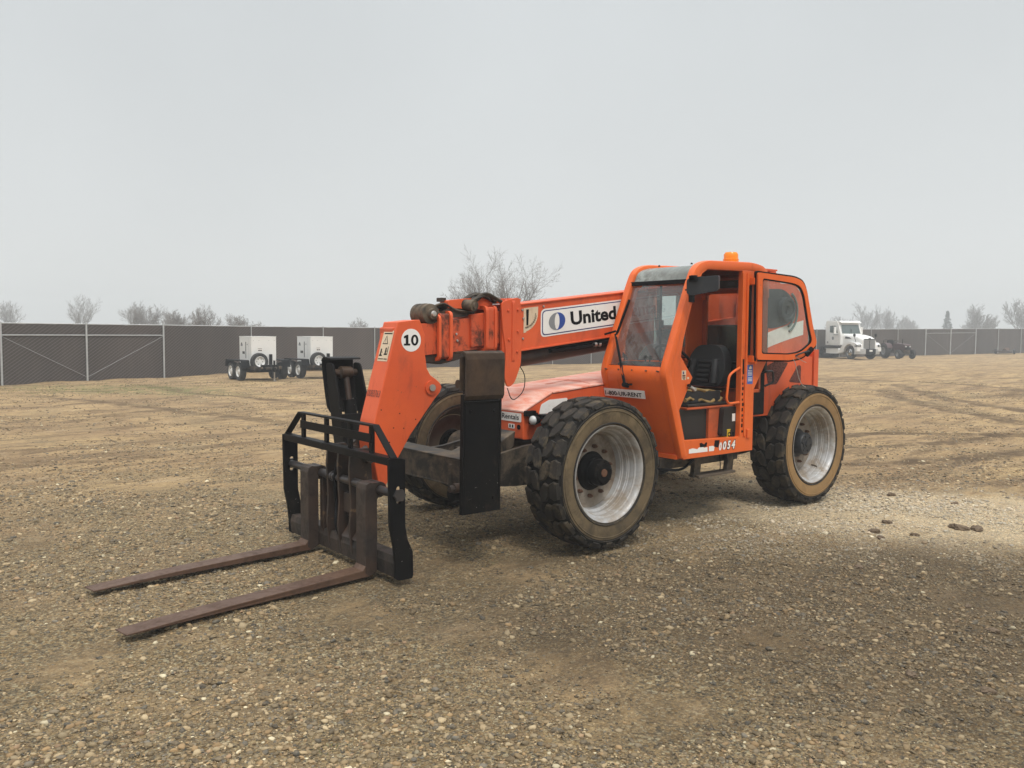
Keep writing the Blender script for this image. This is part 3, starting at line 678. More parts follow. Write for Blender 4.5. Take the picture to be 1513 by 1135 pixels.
mb = MB(); mb.prism(rnd([(-.95, .80), (-.95, 1.20), (-1.3, 1.30), (-3.3, 1.30), (-3.55, 1.2), (-3.55, .80)], .06), 'y', -1.10, -.28); mb.build('engine_housing', 'orange', T, bevel=.01)

# --- boom
BS = math.tan(R(6.6))
def bz(x): return 2.178 + (.344 - x) * BS       # top line of the outer section
BY0, BY1 = .02, .40
def beam(x0, x1, top, h0, h1, ya, yb, name, mat, parent, flange=True, chamfer=.02):
    mb = MB()
    s_ = [(x0, top(x0) - h0), (x0, top(x0)), (x1, top(x1)), (x1, top(x1) - h1)]
    mb.prism(s_, 'y', ya, yb)
    return mb.build(name, mat, parent, bevel=chamfer, bseg=3)
boom = beam(.36, -3.62, bz, .435, .46, BY0, BY1, 'boom', 'orange', T)
mb = MB()   # lips along the top and bottom of the outer section
for dz, hh_ in ((-.005, .014), (-.438, .016)):
    mb.prism([(.36, bz(.36) + dz - hh_ / 2), (.36, bz(.36) + dz + hh_ / 2), (-3.6, bz(-3.6) + dz + hh_ / 2 - (.02 if dz < -.1 else 0)), (-3.6, bz(-3.6) + dz - hh_ / 2 - (.02 if dz < -.1 else 0))], 'y', BY0 - .008, BY1 + .014)
mb.build('boom_lip', 'orange', boom, bevel=.003)
mb = MB()   # dark under-slung tube and hoses beneath the outer section
mb.cyl((.30, .26, 1.655), (-2.6, .26, 1.655 + 2.9 * .125), .085, 18, 0)
mb.box((.28, .10, 1.62), (.33, .36, 1.76), 0)
for i, yy in enumerate((.37, .395, .35)):
    mb.tube(rpath([(-.15, yy - .02, 1.73 + i * .01), (-.6, yy, 1.76 + .02 * i), (-1.1, yy, 1.86 + .01 * i), (-1.9, yy - .03, 1.93)], .2), .013, 8, 1)
for xx in (-.72, -.78): mb.cyl((xx, .39, 1.80), (xx - .03, .39, 1.805), .022, 10, 2)
mb.build('lift_cylinder', ['frame_brown', 'ink', 'steel'], T, smooth=40)
ztop = lambda x: 1.985 + (1.33 - x) * .115
ztop2 = lambda x: 2.085 + (.80 - x) * .115
inner = MB().prism([(1.60, ztop(1.60) - .27), (1.60, ztop(1.60)), (.30, ztop(.30) + .0), (.30, ztop(.3) - .31)], 'y', .085, .325).build('inner_boom', 'grease_orange', boom, bevel=.016, bseg=3)
mid = MB().prism([(.80, 1.775), (.80, ztop2(.8) - .005), (.20, ztop2(.2) - .005), (.20, 1.84)], 'y', .055, .360).build('middle_boom', 'grease_orange', boom, bevel=.016, bseg=3)
mb = MB(); mb.prism([(1.50, 1.715), (1.50, 1.69), (1.1, 1.63), (.95, 1.66), (.70, 1.72), (.70, 1.78)], 'y', .10, .31); mb.build('wear_shoe', 'frame_brown', inner, bevel=.006)
def collar(x, t, zb, zt, ya, yb, name='collar', mat='orange', rr_=.06, lip=.02):
    """hoop round the boom, seen edge on"""
    out = rnd([(ya - .03, zb), (yb + .035, zb), (yb + .035, zt), (ya - .03, zt)], rr_, 5)
    inn = rnd([(ya, zb + .03), (yb, zb + .03), (yb, zt - .035), (ya, zt - .035)], rr_ * .5, 5)
    mb = MB(); mb.prism(out, 'x', x, x + t, holes=[inn]); return mb.build(name, mat, boom, bevel=.006)
collar(.46, .035, 1.70, 2.22, .02, .385); collar(.36, .035, 1.62, 2.235, 0, .41)
collar(.64, .03, 1.74, 2.16, .035, .37); collar(.54, .03, 1.74, 2.165, .035, .37)
collar(1.02, .03, 1.66, 2.105, .05, .345); collar(1.14, .025, 1.66, 2.075, .055, .34)
for xa, xb, zb_, zt_, ya_, yb_ in ((.39, .465, 1.635, 2.222, -.02, .432), (.565, .645, 1.75, 2.152, .015, .393), (1.045, 1.145, 1.68, 2.082, .035, .362)):
    mb = MB(); mb.prism(rnd([(ya_, zb_), (yb_, zb_), (yb_, zt_), (ya_, zt_)], .03), 'x', xa, xb, holes=[[(ya_ + .012, zb_ + .02), (yb_ - .012, zb_ + .02), (yb_ - .012, zt_ - .02), (ya_ + .012, zt_ - .02)]])
    mb.build('collar_web', 'grease_orange', boom, bevel=.003)
mb = MB()   # big ear plates that carry the boom nose bearing, with a round lobe below
ear = rnd([(.52, 2.20), (.30, 2.25), (.27, 2.05), (.28, 1.62), (.36, 1.44), (.44, 1.40), (.48, 1.50), (.46, 1.72), (.50, 1.95)], .05)
MB().prism(ear, 'y', -.02, 0.0).build('bearing_plate', 'orange', boom, bevel=.005); mb.prism(ear, 'y', .415, .435)
for x, z in ((.325, 2.13), (.325, 1.93), (.33, 1.74), (.44, 2.12), (.43, 1.85)): mb.cyl((x, .435, z), (x, .447, z), .013, 8)
mb.box((.27, .0, 2.215), (.42, .415, 2.235))
for x, z in ((.245, 2.13), (.235, 1.86), (.23, 2.05), (-.02, 2.17)): mb.cyl((x, BY1, z), (x, BY1 + .012, z), .012, 8, 1)
for x, z in ((.95, 1.90), (.94, 1.84)): mb.cyl((x, .325, z), (x, .337, z), .012, 8, 1)
mb.build('bearing_plate', ['orange', 'steel'], boom, bevel=.005)
# hardware on top of the boom nose
mb = MB()
mb.lathe([(.03, -.13), (.082, -.125), (.094, -.11), (.094, -.07), (.080, -.06), (.080, -.04), (.094, -.03), (.094, .01), (.080, .02), (.080, .04), (.092, .05), (.088, .09), (.05, .10), (.045, .13), (.0, .132)], 24, 'y', (1.22, .24, 2.075))
mb.lathe([(.03, .128), (.022, .145), (0, .147)], 14, 'y', (1.22, .24, 2.075), 1)
mb.build('hose_roller', ['blackdust', 'steel'], boom, smooth=30)
mb = MB()
mb.prism(rnd([(1.17, 2.04), (1.19, 2.12), (1.02, 2.165), (.60, 2.205), (.52, 2.20), (.52, 2.10), (.9, 2.08), (1.05, 2.05)], .015), 'y', .14, .17, m=0)
mb.prism(rnd([(1.02, 2.13), (1.02, 2.20), (.60, 2.245), (.52, 2.24), (.52, 2.13)], .015), 'y', .17, .30, m=0)
mb.box((1.00, .16, 2.19), (1.05, .24, 2.225), 1)
mb.prism([(1.16, 2.06), (1.02, 2.13), (.85, 2.12), (.75, 2.07), (1.1, 2.03)], 'y', .20, .30, m=1)
mb.build('hose_bracket', ['orange', 'frame_brown'], boom, bevel=.004)
mb = MB(); mb.cyl((.84, .22, 2.17), (.80, .40, 2.155), .052, 18, 0); mb.cyl((.80, .40, 2.155), (.795, .412, 2.154), .03, 12, 0)
rr_ = random.Random(3)
for i in range(16):
    a = Vector((.78 + rr_.uniform(-.04, .04), .25 + rr_.uniform(-.05, .12), 2.20)); c_ = a + Vector((-.12 + rr_.uniform(-.05, .05), rr_.uniform(-.06, .06), .06 + rr_.uniform(0, .03))); d_ = a + Vector((-.30, rr_.uniform(-.08, .05), .0))
    mb.tube(rpath([a, c_, d_], .1, 5), .014, 7, 1)
for i in range(7):
    a = Vector((1.17, .18 + .02 * i, 2.12 + .004 * i)); mb.tube(rpath([a, a + Vector((-.10, 0, .035)), a + Vector((-.22, .01, -.03)), a + Vector((-.42, .02, -.05))], .08, 4), .010, 7, 1)
mb.build('hose_bundle', ['blackdust', 'blackdust'], boom, smooth=40)
mb = MB()   # loose hoses hanging at the lobe
mb.tube(rpath([(.30, .42, 1.62), (.24, .45, 1.52), (.26, .46, 1.36), (.40, .45, 1.27), (.44, .43, 1.40)], .12, 6), .0045, 6)
mb.build('loose_hose', 'ink', boom)
# decals on the boom
def bpt(x, d): return (x, BY1 + .0015, bz(x) - d)
mb = MB()
def bpoly(pts, off=0, m=0, th=.0015):
    mb.prism([(x, bz(x) - d) for x, d in pts], 'y', BY1 + off, BY1 + off + th, m=m)
def rr4(x0, x1, a, b, r_): return rnd([(x0, b), (x1, b), (x1, a), (x0, a)], r_, 5)
bpoly(rr4(.010, -2.02, .075, .345, .055), .0005, 0)
bpoly(rr4(-.006, -2.005, .090, .330, .045), .002, 1)
bpoly(rr4(-.016, -1.995, .100, .320, .040), .0037, 0)
def crescent(left, m_):
    sx = 1 if left else -1; A = [math.pi / 2 - math.pi * k / 16 for k in range(17)]
    o = [(-.197 + sx * .108 * math.cos(a), .21 - .086 * math.sin(a)) for a in A]; i_ = [(-.197 + sx * .032 * math.cos(a), .21 - .078 * math.sin(a)) for a in A[::-1]]
    bpoly(o + i_, .0055, m_)
crescent(True, 2); crescent(False, 3)
ud = Vector((-1, 0, BS)).normalized(); uu_ = Vector((BS, 0, 1)).normalized()
mb.text('United Rentals', Vector((-.385, BY1 + .0055, bz(-.385) - .272)), ud, uu_, .138, 4, width=1.42, bold=.035, off=.001)
mb.build('sticker', ['dwhite', 'navy', 'greyink', 'blueink', 'ink'], boom, recalc=False)
mb = MB()   # boom angle indicator
fan = [(.225, .045), (.045, .045), (.047, .11)] + [(.225 - .178 * math.cos(a), .11 + .16 * math.sin(a)) for a in [R(x) for x in range(10, 81, 10)]] + [(.19, .275), (.225, .28)]
mb.prism([(x, bz(x) - d) for x, d in fan], 'y', BY1 + .0005, BY1 + .002, m=0)
for i, a in enumerate(range(4, 86, 9)):
    r_ = .135; x = .205 - r_ * math.cos(R(a)); d = .115 + r_ * .95 * math.sin(R(a))
    mb.text(str(i * 10)[:2], Vector((x + .012, BY1 + .002, bz(x) - d)), ud, uu_, .018, 1, bold=.02, off=.001)
mb.prism([(.195, bz(.19) - .06), (.165, bz(.17) - .06), (.17, bz(.17) - .21), (.19, bz(.19) - .21)], 'y', BY1 + .002, BY1 + .006, m=1)
mb.build('angle_indicator', ['cream', 'ink'], boom, recalc=False)

# --- gooseneck head
HY0, HY1 = .115, .36
hp = [(1.574, 2.0), (1.356, 2.022), (1.325, 1.95), (1.300, 1.89), (1.305, 1.75), (1.282, 1.60), (1.245, 1.54), (1.19, 1.505), (1.145, 1.47), (1.125, 1.43), (1.145, 1.385), (1.20, 1.33), (1.448, 1.033), (1.573, .84), (1.70, .60), (1.76, .60), (1.80, .80), (1.825, 1.05), (1.804, 1.171)]
mb = MB(); mb.prism(hp, 'y', HY0, HY1)
head = mb.build('boom_head', 'orange', boom, bevel=.008)
mb = MB(); mb.prism([(1.24 + .062 * math.cos(a), 1.43 + .062 * math.sin(a)) for a in [i * math.pi / 12 for i in range(24)]], 'y', HY1, HY1 + .014, m=0)
mb.cyl((1.24, HY1 + .014, 1.43), (1.24, HY1 + .03, 1.43), .030, 20, 1); mb.build('pivot_pin', ['orange', 'steel'], head, smooth=35)
mb = MB()
mb.prism([(1.445 + .098 * math.cos(a), 1.845 + .098 * math.sin(a)) for a in [i * math.pi / 24 for i in range(48)]], 'y', HY1 + .0003, HY1 + .0022, m=0)
X0_, Z0_ = 1.518, 1.800
mb.prism([(X0_ - x, Z0_ + z) for x, z in ((0, 0), (.062, 0), (.062, .016), (.044, .016), (.044, .092), (.028, .092), (.0, .078), (.0, .060), (.018, .066), (.018, .016), (0, .016))], 'y', HY1 + .0022, HY1 + .0036, m=1)
o2_ = [(X0_ - .108 + .037 * math.cos(a), Z0_ + .046 + .047 * math.sin(a)) for a in [i * math.pi / 16 for i in range(32)]]; i2_ = [(X0_ - .108 + .015 * math.cos(a), Z0_ + .046 + .030 * math.sin(a)) for a in [i * math.pi / 16 for i in range(32)]]
mb.prism(o2_, 'y', HY1 + .0022, HY1 + .0036, holes=[i2_], m=1)
mb.build('number_badge', ['dwhite', 'ink'], head, recalc=False)
mb = MB()
# stencilled number across the front face
fd = Vector((-(1.804 - 1.574), 0, 2.0 - 1.171)).normalized()   # up the front face
def fpt(y, z): return Vector((1.574 + (2.0 - z) * (1.804 - 1.574) / (2.0 - 1.171), y, z))
mb.text('10083763', fpt(.125, 1.365) + Vector((.003, 0, 0)), (0, 1, 0), fd, .058, 3, width=.228, bold=-.005, off=.002)
for x, z in ((1.62, 1.10), (1.52, 1.09), (1.66, .98), (1.40, 1.16), (1.56, 1.22), (1.74, 1.26), (1.47, .99)): mb.cyl((x, HY1, z), (x, HY1 + .001, z), .006, 8, 1)
mb.build('stencilled_number', ['dwhite', 'ink', 'cream', 'redink'], head, recalc=False)
mb = MB()
# warning plate on the front face
a, b_ = fpt(.175, 1.67), fpt(.335, 1.92)
def frect(y0_, z0_, y1_, z1_, m_, off):
    o = Vector((off, 0, off * .3)); mb.add([fpt(y0_, z0_) + o, fpt(y1_, z0_) + o, fpt(y1_, z1_) + o, fpt(y0_, z1_) + o], [(0, 1, 2, 3)], m_)
frect(.17, 1.665, .335, 1.925, 2, .0022)
def ftri(pts, m_, off):
    o = Vector((off, 0, off * .3)); mb.add([fpt(*p) + o for p in pts], [tuple(range(len(pts)))], m_)
ftri([(.195, 1.81), (.285, 1.81), (.24, 1.885)], 1, .0032); ftri([(.207, 1.817), (.273, 1.817), (.24, 1.872)], 2, .0040)
mb.text('!', fpt(.236, 1.825) + Vector((.005, 0, 0)), (0, 1, 0), fd, .034, 1, bold=.02)
frect(.19, 1.895, .32, 1.905, 1, .0032)
for y_, z_ in ((.20, 1.72), (.275, 1.73)):
    frect(y_ - .010, z_, y_ + .01, z_ + .05, 1, .0032); frect(y_ - .02, z_ - .012, y_ + .028, z_, 1, .0032); frect(y_ + .014, z_ + .018, y_ + .03, z_ + .024, 1, .0032)
frect(.30, 1.72, .31, 1.79, 1, .0032); frect(.18, 1.68, .26, 1.688, 1, .0032); frect(.27, 1.68, .325, 1.688, 1, .0032)
mb.build('warning_plate', ['dwhite', 'ink', 'cream', 'redink'], head, recalc=False)
# --- fork carriage
CY0, CY1 = -.80, 1.12
cpl = [(2.02, .97), (2.115, .97), (2.115, .90), (2.107, .46), (2.075, .30), (2.06, .16), (2.06, .055), (2.03, .035), (1.91, .035), (1.90, .06), (1.905, .24), (1.95, .34), (1.972, .45), (1.972, .955)]
slot = [(2.03 + .021 * math.cos(a), .735 + .021 * math.sin(a)) for a in [R(x) for x in range(0, 181, 20)]] + [(2.03 + .021 * math.cos(a), .645 + .021 * math.sin(a)) for a in [R(x) for x in range(180, 361, 20)]]
mb = MB()
mb.prism(cpl, 'y', CY1 - .03, CY1, holes=[slot]); mb.prism(cpl, 'y', CY0, CY0 + .03, holes=[slot])
mb.box((2.03, CY0 + .03, .915), (2.11, CY1 - .03, .975), 0)                                     # top rail
mb.prism([(1.93, .05), (2.045, .05), (2.055, .16), (2.04, .215), (1.93, .215)], 'y', CY0 + .03, -.10, m=1)        # lower channel
mb.prism([(1.93, .05), (2.045, .05), (2.055, .16), (2.04, .215), (1.93, .215)], 'y', -.10, CY1 - .03, m=1)
carr = mb.build('fork_carriage', ['black', 'dustrust'], T, bevel=.005)
mb = MB()   # load guard above the rail
GT, GX = 1.195, 2.065
gy0, gy1 = -.50, .84
for y_ in (gy0 + .03, -.02, .40, gy1 - .09): mb.box((GX - .012, y_, .965), (GX + .012, y_ + .055, GT - .01))
mb.box((GX - .03, gy0, GT - .012), (GX + .03, gy1, GT + .004)); mb.box((GX + .012, gy0 + .03, 1.055), (GX + .022, gy1 - .05, 1.125))
for ya, yb in ((gy0, CY0 + .01), (gy1, CY1 - .01)):
    mb.add([(GX + d, ya, GT + .004) for d in (-.03, .03)] + [(GX + d, yb, .975) for d in (-.03, .03)] + [(GX + d, ya, GT - .012) for d in (-.03, .03)] + [(GX + d, yb, .955) for d in (-.03, .03)],
           [(0, 1, 3, 2), (4, 5, 7, 6), (0, 1, 5, 4), (2, 3, 7, 6), (0, 2, 6, 4), (1, 3, 7, 5)])
mb.build('load_guard', 'black', carr, bevel=.003)
mb = MB(); mb.cyl((2.03, CY0 - .04, .69), (2.03, CY1 + .01, .69), .034, 18, 0)
for y_ in (CY0 - .015, CY1): mb.cyl((2.03, y_, .69), (2.03, y_ + .022, .69), .05, 6, 0)
for y_ in (-.02, .05, .09): mb.cyl((2.03, y_, .69), (2.03, y_ + .03, .69), .044, 16, 0)
mb.build('fork_shaft', 'shaft', carr, smooth=35)
mb = MB()   # centre mast plates linking carriage and boom head
cp = rnd([(1.88, .96), (2.06, .96), (2.075, .80), (2.06, .50), (2.075, .30), (2.05, .07), (1.95, .05), (1.90, .30), (1.86, .60)], .03)
for y_ in (.00, .20, .40): mb.prism(cp, 'y', y_, y_ + .028, m=0)
for y_ in (-.16, -.12): mb.prism(rnd([(1.93, .74), (2.05, .72), (2.05, .10), (1.93, .07)], .03), 'y', y_, y_ + .02, m=0)
mb.box((1.93, -.10, .07), (1.955, .62, .66), 0)
mb.box((1.955, .24, .42), (2.03, .38, .58), 0); mb.prism([(1.955, .20), (2.06, .22), (2.0, .30), (1.955, .36)], 'y', .25, .62, m=0)
mb.cyl((1.92, -.05, .88), (1.92, .50, .88), .04, 16, 0); mb.cyl((1.96, .0, .40), (1.96, .45, .40), .035, 16, 0)
mb.cyl((1.88, .23, .86), (1.60, .23, 1.02), .05, 16, 0)
mb.prism(rnd([(1.55, .60), (1.62, .98), (1.80, 1.02), (1.95, .9), (1.95, .50), (1.80, .36), (1.62, .45)], .04), 'y', .06, .10, m=0)
mb.build('carriage_bracket', ['frame_brown'], carr, bevel=.005)
mb = MB(); mb.tube(rpath([(2.0, .16, .95), (2.07, .14, .70), (2.03, .12, .45), (2.08, .18, .30), (2.0, .17, .12)], .1), .014, 8); mb.tube(rpath([(1.95, .44, .60), (2.0, .50, .42), (1.97, .53, .25)], .06), .012, 8)
mb.build('hydraulic_hose', 'ink', carr, smooth=40)
def fork(yc, yaw, xt):
    mb = MB(); hw = .078; xh = 2.135
    prof = [(2.1595, .108), (2.185, .076), (3.3, .054), (xt, .030), (xt, .020), (2.12, .022), (2.1595, .05)]
    sh_ = [(2.06, .055), (2.06, .70), (2.085, .745), (2.115, .755), (2.15, .74), (2.158, .70), (2.158, .022), (2.12, .022)]
    mb.prism(sh_, 'y', -hw, hw, m=1); mb.prism(prof, 'y', -hw, hw, m=0)
    # chamfered tip
    for i, (x, y, z) in enumerate(mb.v):
        k = min(max((x - 2.15) / 1.75, 0), 1)
        if x > xt - .01: x = xt + .0 ; 
        # the blade toes in slightly on its shaft
        mb.v[i] = (x - (abs(y) > .05 and x > xt - .02) * .03 * (1 if y > 0 else 0), yc + y + k * yaw, z)
    a = [(2.03 + .062 * math.cos(t), .69 + .062 * math.sin(t)) for t in [R(q) for q in range(0, 360, 20)]]
    f = mb.build('fork', ['rust', 'shank'], T, bevel=.004)
    f['label'] = 'rusty fork with worn tip'
    m2_ = MB(); m2_.prism(a, 'y', yc - hw + .004, yc + hw - .004); m2_.prism([(2.03, .745), (2.12, .752), (2.14, .70), (2.03, .64)], 'y', yc - hw + .002, yc + hw - .002)
    m2_.build('hook', 'shank', f, bevel=.004)
fork(.765, .20, 3.97); fork(-.245, .13, 3.92)

# --- cab
CL, CR = 1.30, .455          # left and right faces
prof = [(-2.17, .70), (-1.05, .70), (-.77, 1.545), (-.80, 1.62), (-1.135, 2.43), (-1.19, 2.545), (-1.31, 2.605), (-2.14, 2.635), (-2.36, 2.60), (-2.39, 2.50), (-2.385, 1.63), (-2.17, 1.34)]
dhole = [(-1.065, .885), (-.975, 1.18), (-1.165, 1.495), (-.985, 1.70), (-1.02, 1.86), (-1.165, 2.29), (-1.28, 2.50), (-1.36, 2.545), (-1.93, 2.56), (-1.925, .86)]
whole = [(-1.02, 1.64), (-1.26, 2.36), (-1.34, 2.42), (-2.05, 2.44), (-2.08, 1.62)]
mb = MB()
mb.prism(prof, 'y', CL - .05, CL, holes=[dhole]); mb.prism(prof, 'y', CR, CR + .03, holes=[whole])
cab = mb.build('cab', 'orange_cab', T, bevel=.008)
# round-edged front posts, both sides
for yy, nm in ((CL - .035, 'front_post'), (CR + .03, 'front_post')):
    pth = rpath([(-1.06, yy, .73), (-.80, yy, 1.53), (-.825, yy, 1.62), (-1.155, yy, 2.42), (-1.22, yy, 2.55), (-1.36, yy, 2.592), (-2.12, yy, 2.615), (-2.34, yy, 2.58), (-2.36, yy, 2.3)], .13, 6)
    MB().tube(pth, 1, sq=(.088, .088)).build(nm, 'orange_cab', cab, smooth=50)
mb = MB()   # lower front panel, follows the posts, a little bowed
pts = []
nz_, ny_ = 8, 10
zs = [(-1.045, .72), (-1.0, .85), (-.93, 1.07), (-.86, 1.28), (-.80, 1.45), (-.785, 1.52), (-.80, 1.57), (-.815, 1.60)]
vs = []
for (x, z) in zs:
    for j in range(ny_ + 1):
        t = j / ny_; vs.append((x + .035 * (1 - (2 * t - 1) ** 2) ** .7, CR + .02 + (CL - CR - .06) * t, z))
fs = [(i * (ny_ + 1) + j, i * (ny_ + 1) + j + 1, (i + 1) * (ny_ + 1) + j + 1, (i + 1) * (ny_ + 1) + j) for i in range(len(zs) - 1) for j in range(ny_)]
mb.add(vs, fs); mb.box((-1.06, CR, .70), (-1.0, CL - .05, .74))
for y_ in (.52, .70, .88, 1.06, 1.20): mb.cyl((-.785, y_, 1.555), (-.752, y_, 1.56), .008, 8, 1)
fp = mb.build('front_panel', ['orange_cab', 'rustnut'], cab, smooth=50)
mb = MB()
mb.add([(-.815, .50, 1.285), (-.806, 1.05, 1.285), (-.786, 1.05, 1.365), (-.795, .50, 1.365)], [(0, 1, 2, 3)], 0)
for i, v_ in enumerate(mb.v): mb.v[i] = (v_[0] + .030 + (.008 if v_[1] < .6 else .0), v_[1], v_[2])
mb.text('1-800-UR-RENT', Vector((-.775, .522, 1.301)), (.016, 1, 0), (.25, 0, 1), .044, 1, width=.50, bold=.022, off=.012)
mb.build('sticker', ['dwhite', 'ink'], fp, recalc=False)
# windshield and seal
def wpt(y, z): return Vector((-.82 - (z - 1.6) * .405, y, z))
mb = MB()
mb.add([wpt(.50, 1.60), wpt(1.235, 1.60), wpt(1.235, 2.40), wpt(.50, 2.40)], [(0, 1, 2, 3)])
mb.build('windshield', 'windshield', cab)
mb = MB()
def wstrip(y0_, z0_, y1_, z1_, wd, m_=0):
    a, b_ = wpt(y0_, z0_), wpt(y1_, z1_); mb.bar(a + Vector((.006, 0, .002)), b_ + Vector((.006, 0, .002)), wd, .012, m_)
wstrip(.50, 1.595, 1.24, 1.595, .022); wstrip(.505, 1.6, .505, 2.41, .030); wstrip(1.232, 1.6, 1.232, 2.41, .030)
mb.box((-1.175, .475, 2.405), (-1.12, 1.262, 2.445)); 
mb.build('window_seal', 'ink', cab, bevel=.003)
mb = MB()   # curved roof window
arc = rpath([(-1.15, 0, 2.44), (-1.205, 0, 2.548), (-1.36, 0, 2.600), (-1.62, 0, 2.61)], .14, 6)
k = len(arc); vs = [(x, y_, z) for y_ in (.49, 1.245) for x, _, z in arc]
mb.add(vs, [(i, i + 1, k + i + 1, k + i) for i in range(k - 1)]); mb.build('roof_window', 'roofglass', cab, smooth=60)
for yy_ in (1.243, .49): MB().tube([(x, yy_, z + .004) for x, _, z in arc], 1, sq=(.02, .012)).build('window_seal', 'ink', cab)
for y_ in (.70, 1.12): MB().lathe([(.012, 0), (.010, .012), (0, .018)], 10, 'z', (-1.34, y_, 2.605)).build('roof_bolt', 'ink', cab)
mb = MB(); mb.prism(rnd([(-1.62, 2.585), (-1.62, 2.618), (-2.15, 2.632), (-2.38, 2.59), (-2.39, 2.50), (-2.36, 2.50), (-2.34, 2.56), (-2.14, 2.60)], .01), 'y', CR + .03, CL - .05); mb.build('roof', 'orange_cab', cab, bevel=.006)
mb = MB()   # rear wall with window
mb.prism([(CR + .03, 1.30), (CL - .05, 1.30), (CL - .05, 2.50), (CR + .03, 2.50)], 'x', -2.36, -2.33, holes=[rnd([(CR + .09, 1.56), (CL - .11, 1.56), (CL - .11, 2.36), (CR + .09, 2.36)], .04)])
mb.box((-2.16, CR + .03, .75), (-2.12, CL - .05, 1.34)); mb.box((-2.36, CR + .03, 1.30), (-2.12, CL - .05, 1.335))
mb.box((-2.33, CR + .03, 2.40), (-2.0, CL - .06, 2.50))
mb.build('rear_wall', 'orange_in', cab, bevel=.005)
MB().box((-2.42, .47, 1.50), (-2.56, 1.20, 2.02)).build('dark_window_backing', 'interior', rb, bevel=.02)  # dark box added behind the rear window to blacken its lower part
MB().add([(-2.345, CR + .08, 1.55), (-2.345, CL - .10, 1.55), (-2.345, CL - .10, 2.37), (-2.345, CR + .08, 2.37)], [(0, 1, 2, 3)]).build('rear_window', 'sideglass', cab)
mb = MB(); mb.add([(-1.0, CR + .015, 1.6), (-1.24, CR + .015, 2.38), (-1.34, CR + .015, 2.43), (-2.07, CR + .015, 2.45), (-2.09, CR + .015, 1.6)], [(0, 1, 2, 3, 4)]).build('side_window', 'clearglass', cab)
mb = MB(); mb.bar((-1.62, CR + .03, 1.62), (-1.62, CR + .03, 2.43), .03, .02); mb.box((-1.60, CR + .03, 1.98), (-1.64, CR + .06, 2.06)); mb.build('window_divider', 'ink', cab)
mb = MB(); mb.box((-2.0, .98, 2.395), (-1.96, 1.22, 2.475), 0); mb.box((-1.96, 1.10, 2.42), (-1.957, 1.18, 2.455), 1); mb.build('radio', ['interior', 'plasticgrey'], cab, bevel=.004)
# sill, floor
mb = MB(); mb.box((-2.12, CR + .03, .80), (-1.06, CL - .05, .83)); mb.build('cab_floor', 'dustfloor', cab)
mb = MB()   # fleet number and torn label on the sill
def srect(x0, z0, x1, z1, m_, off=.001): mb.add([(x0, CL + off, z0), (x1, CL + off, z0), (x1, CL + off, z1), (x0, CL + off, z1)], [(0, 1, 2, 3)], m_)
def spoly(pts, m_, off=.001): mb.add([(x, CL + off, z) for x, z in pts], [tuple(range(len(pts)))], m_)
spoly([(-1.13, .752), (-1.42, .748), (-1.415, .795), (-1.36, .79), (-1.35, .805), (-1.28, .80), (-1.26, .785), (-1.19, .80), (-1.13, .795)], 0, .0012)
spoly([(-1.44, .748), (-1.52, .747), (-1.53, .79), (-1.50, .80), (-1.44, .80)], 0, .0012)
spoly([(-1.30, .80), (-1.40, .80), (-1.41, .84), (-1.39, .845), (-1.36, .825), (-1.32, .845), (-1.29, .84)], 1, .0025)
spoly([(-1.52, .79), (-1.59, .775), (-1.61, .85), (-1.53, .853)], 1, .0025)
mb.text('0', Vector((-1.60, CL, .742)), (-1, 0, 0), (0, 0, 1), .085, 0, width=.045, bold=.06, off=.003, shear=.2)
mb.text('0', Vector((-1.655, CL, .738)), (-1, 0, 0), (0, 0, 1), .10, 1, width=.072, bold=.10, off=.0015, shear=.2); mb.text('0', Vector((-1.66, CL, .745)), (-1, 0, 0), (0, 0, 1), .088, 0, width=.058, bold=.045, off=.004, shear=.2)
mb.text('5', Vector((-1.728, CL, .738)), (-1, 0, 0), (0, 0, 1), .10, 1, width=.068, bold=.10, off=.0015, shear=.2); mb.text('5', Vector((-1.733, CL, .745)), (-1, 0, 0), (0, 0, 1), .088, 0, width=.055, bold=.045, off=.004, shear=.2)
mb.text('4', Vector((-1.798, CL, .738)), (-1, 0, 0), (0, 0, 1), .10, 1, width=.078, bold=.10, off=.0015, shear=.2); mb.text('4', Vector((-1.803, CL, .745)), (-1, 0, 0), (0, 0, 1), .088, 0, width=.062, bold=.045, off=.004, shear=.2)
mb.build('fleet_number', ['dwhite', 'ink'], cab, recalc=False)
mb = MB()
srect(-1.00, 1.475, -1.065, 1.565, 0); srect(-1.015, 1.53, -1.035, 1.555, 1, .002); srect(-1.01, 1.49, -1.055, 1.498, 2, .002); srect(-1.025, 1.478, -1.045, 1.486, 2, .002); srect(-1.082, 1.48, -1.11, 1.50, 0)
srect(-1.01, 1.505, -1.055, 1.522, 3, .002)
mb.build('sticker', ['cream', 'navy', 'ink', 'redink'], cab, recalc=False)
mb = MB()
srect(-2.045, 1.40, -2.145, 1.60, 0); 0
for z_ in (1.535, 1.52, 1.505, 1.49, 1.46, 1.445, 1.43): srect(-2.06, z_, -2.13, z_ + .006, 1, .002)
mb.add([(-2.075, CL + .002, 1.555), (-2.12, CL + .002, 1.555), (-2.12, CL + .002, 1.575), (-2.10, CL + .002, 1.59), (-2.08, CL + .002, 1.575)], [(0, 1, 2, 3, 4)], 1)
mb.build('sticker', ['bluestick', 'dwhite'], cab, recalc=False)
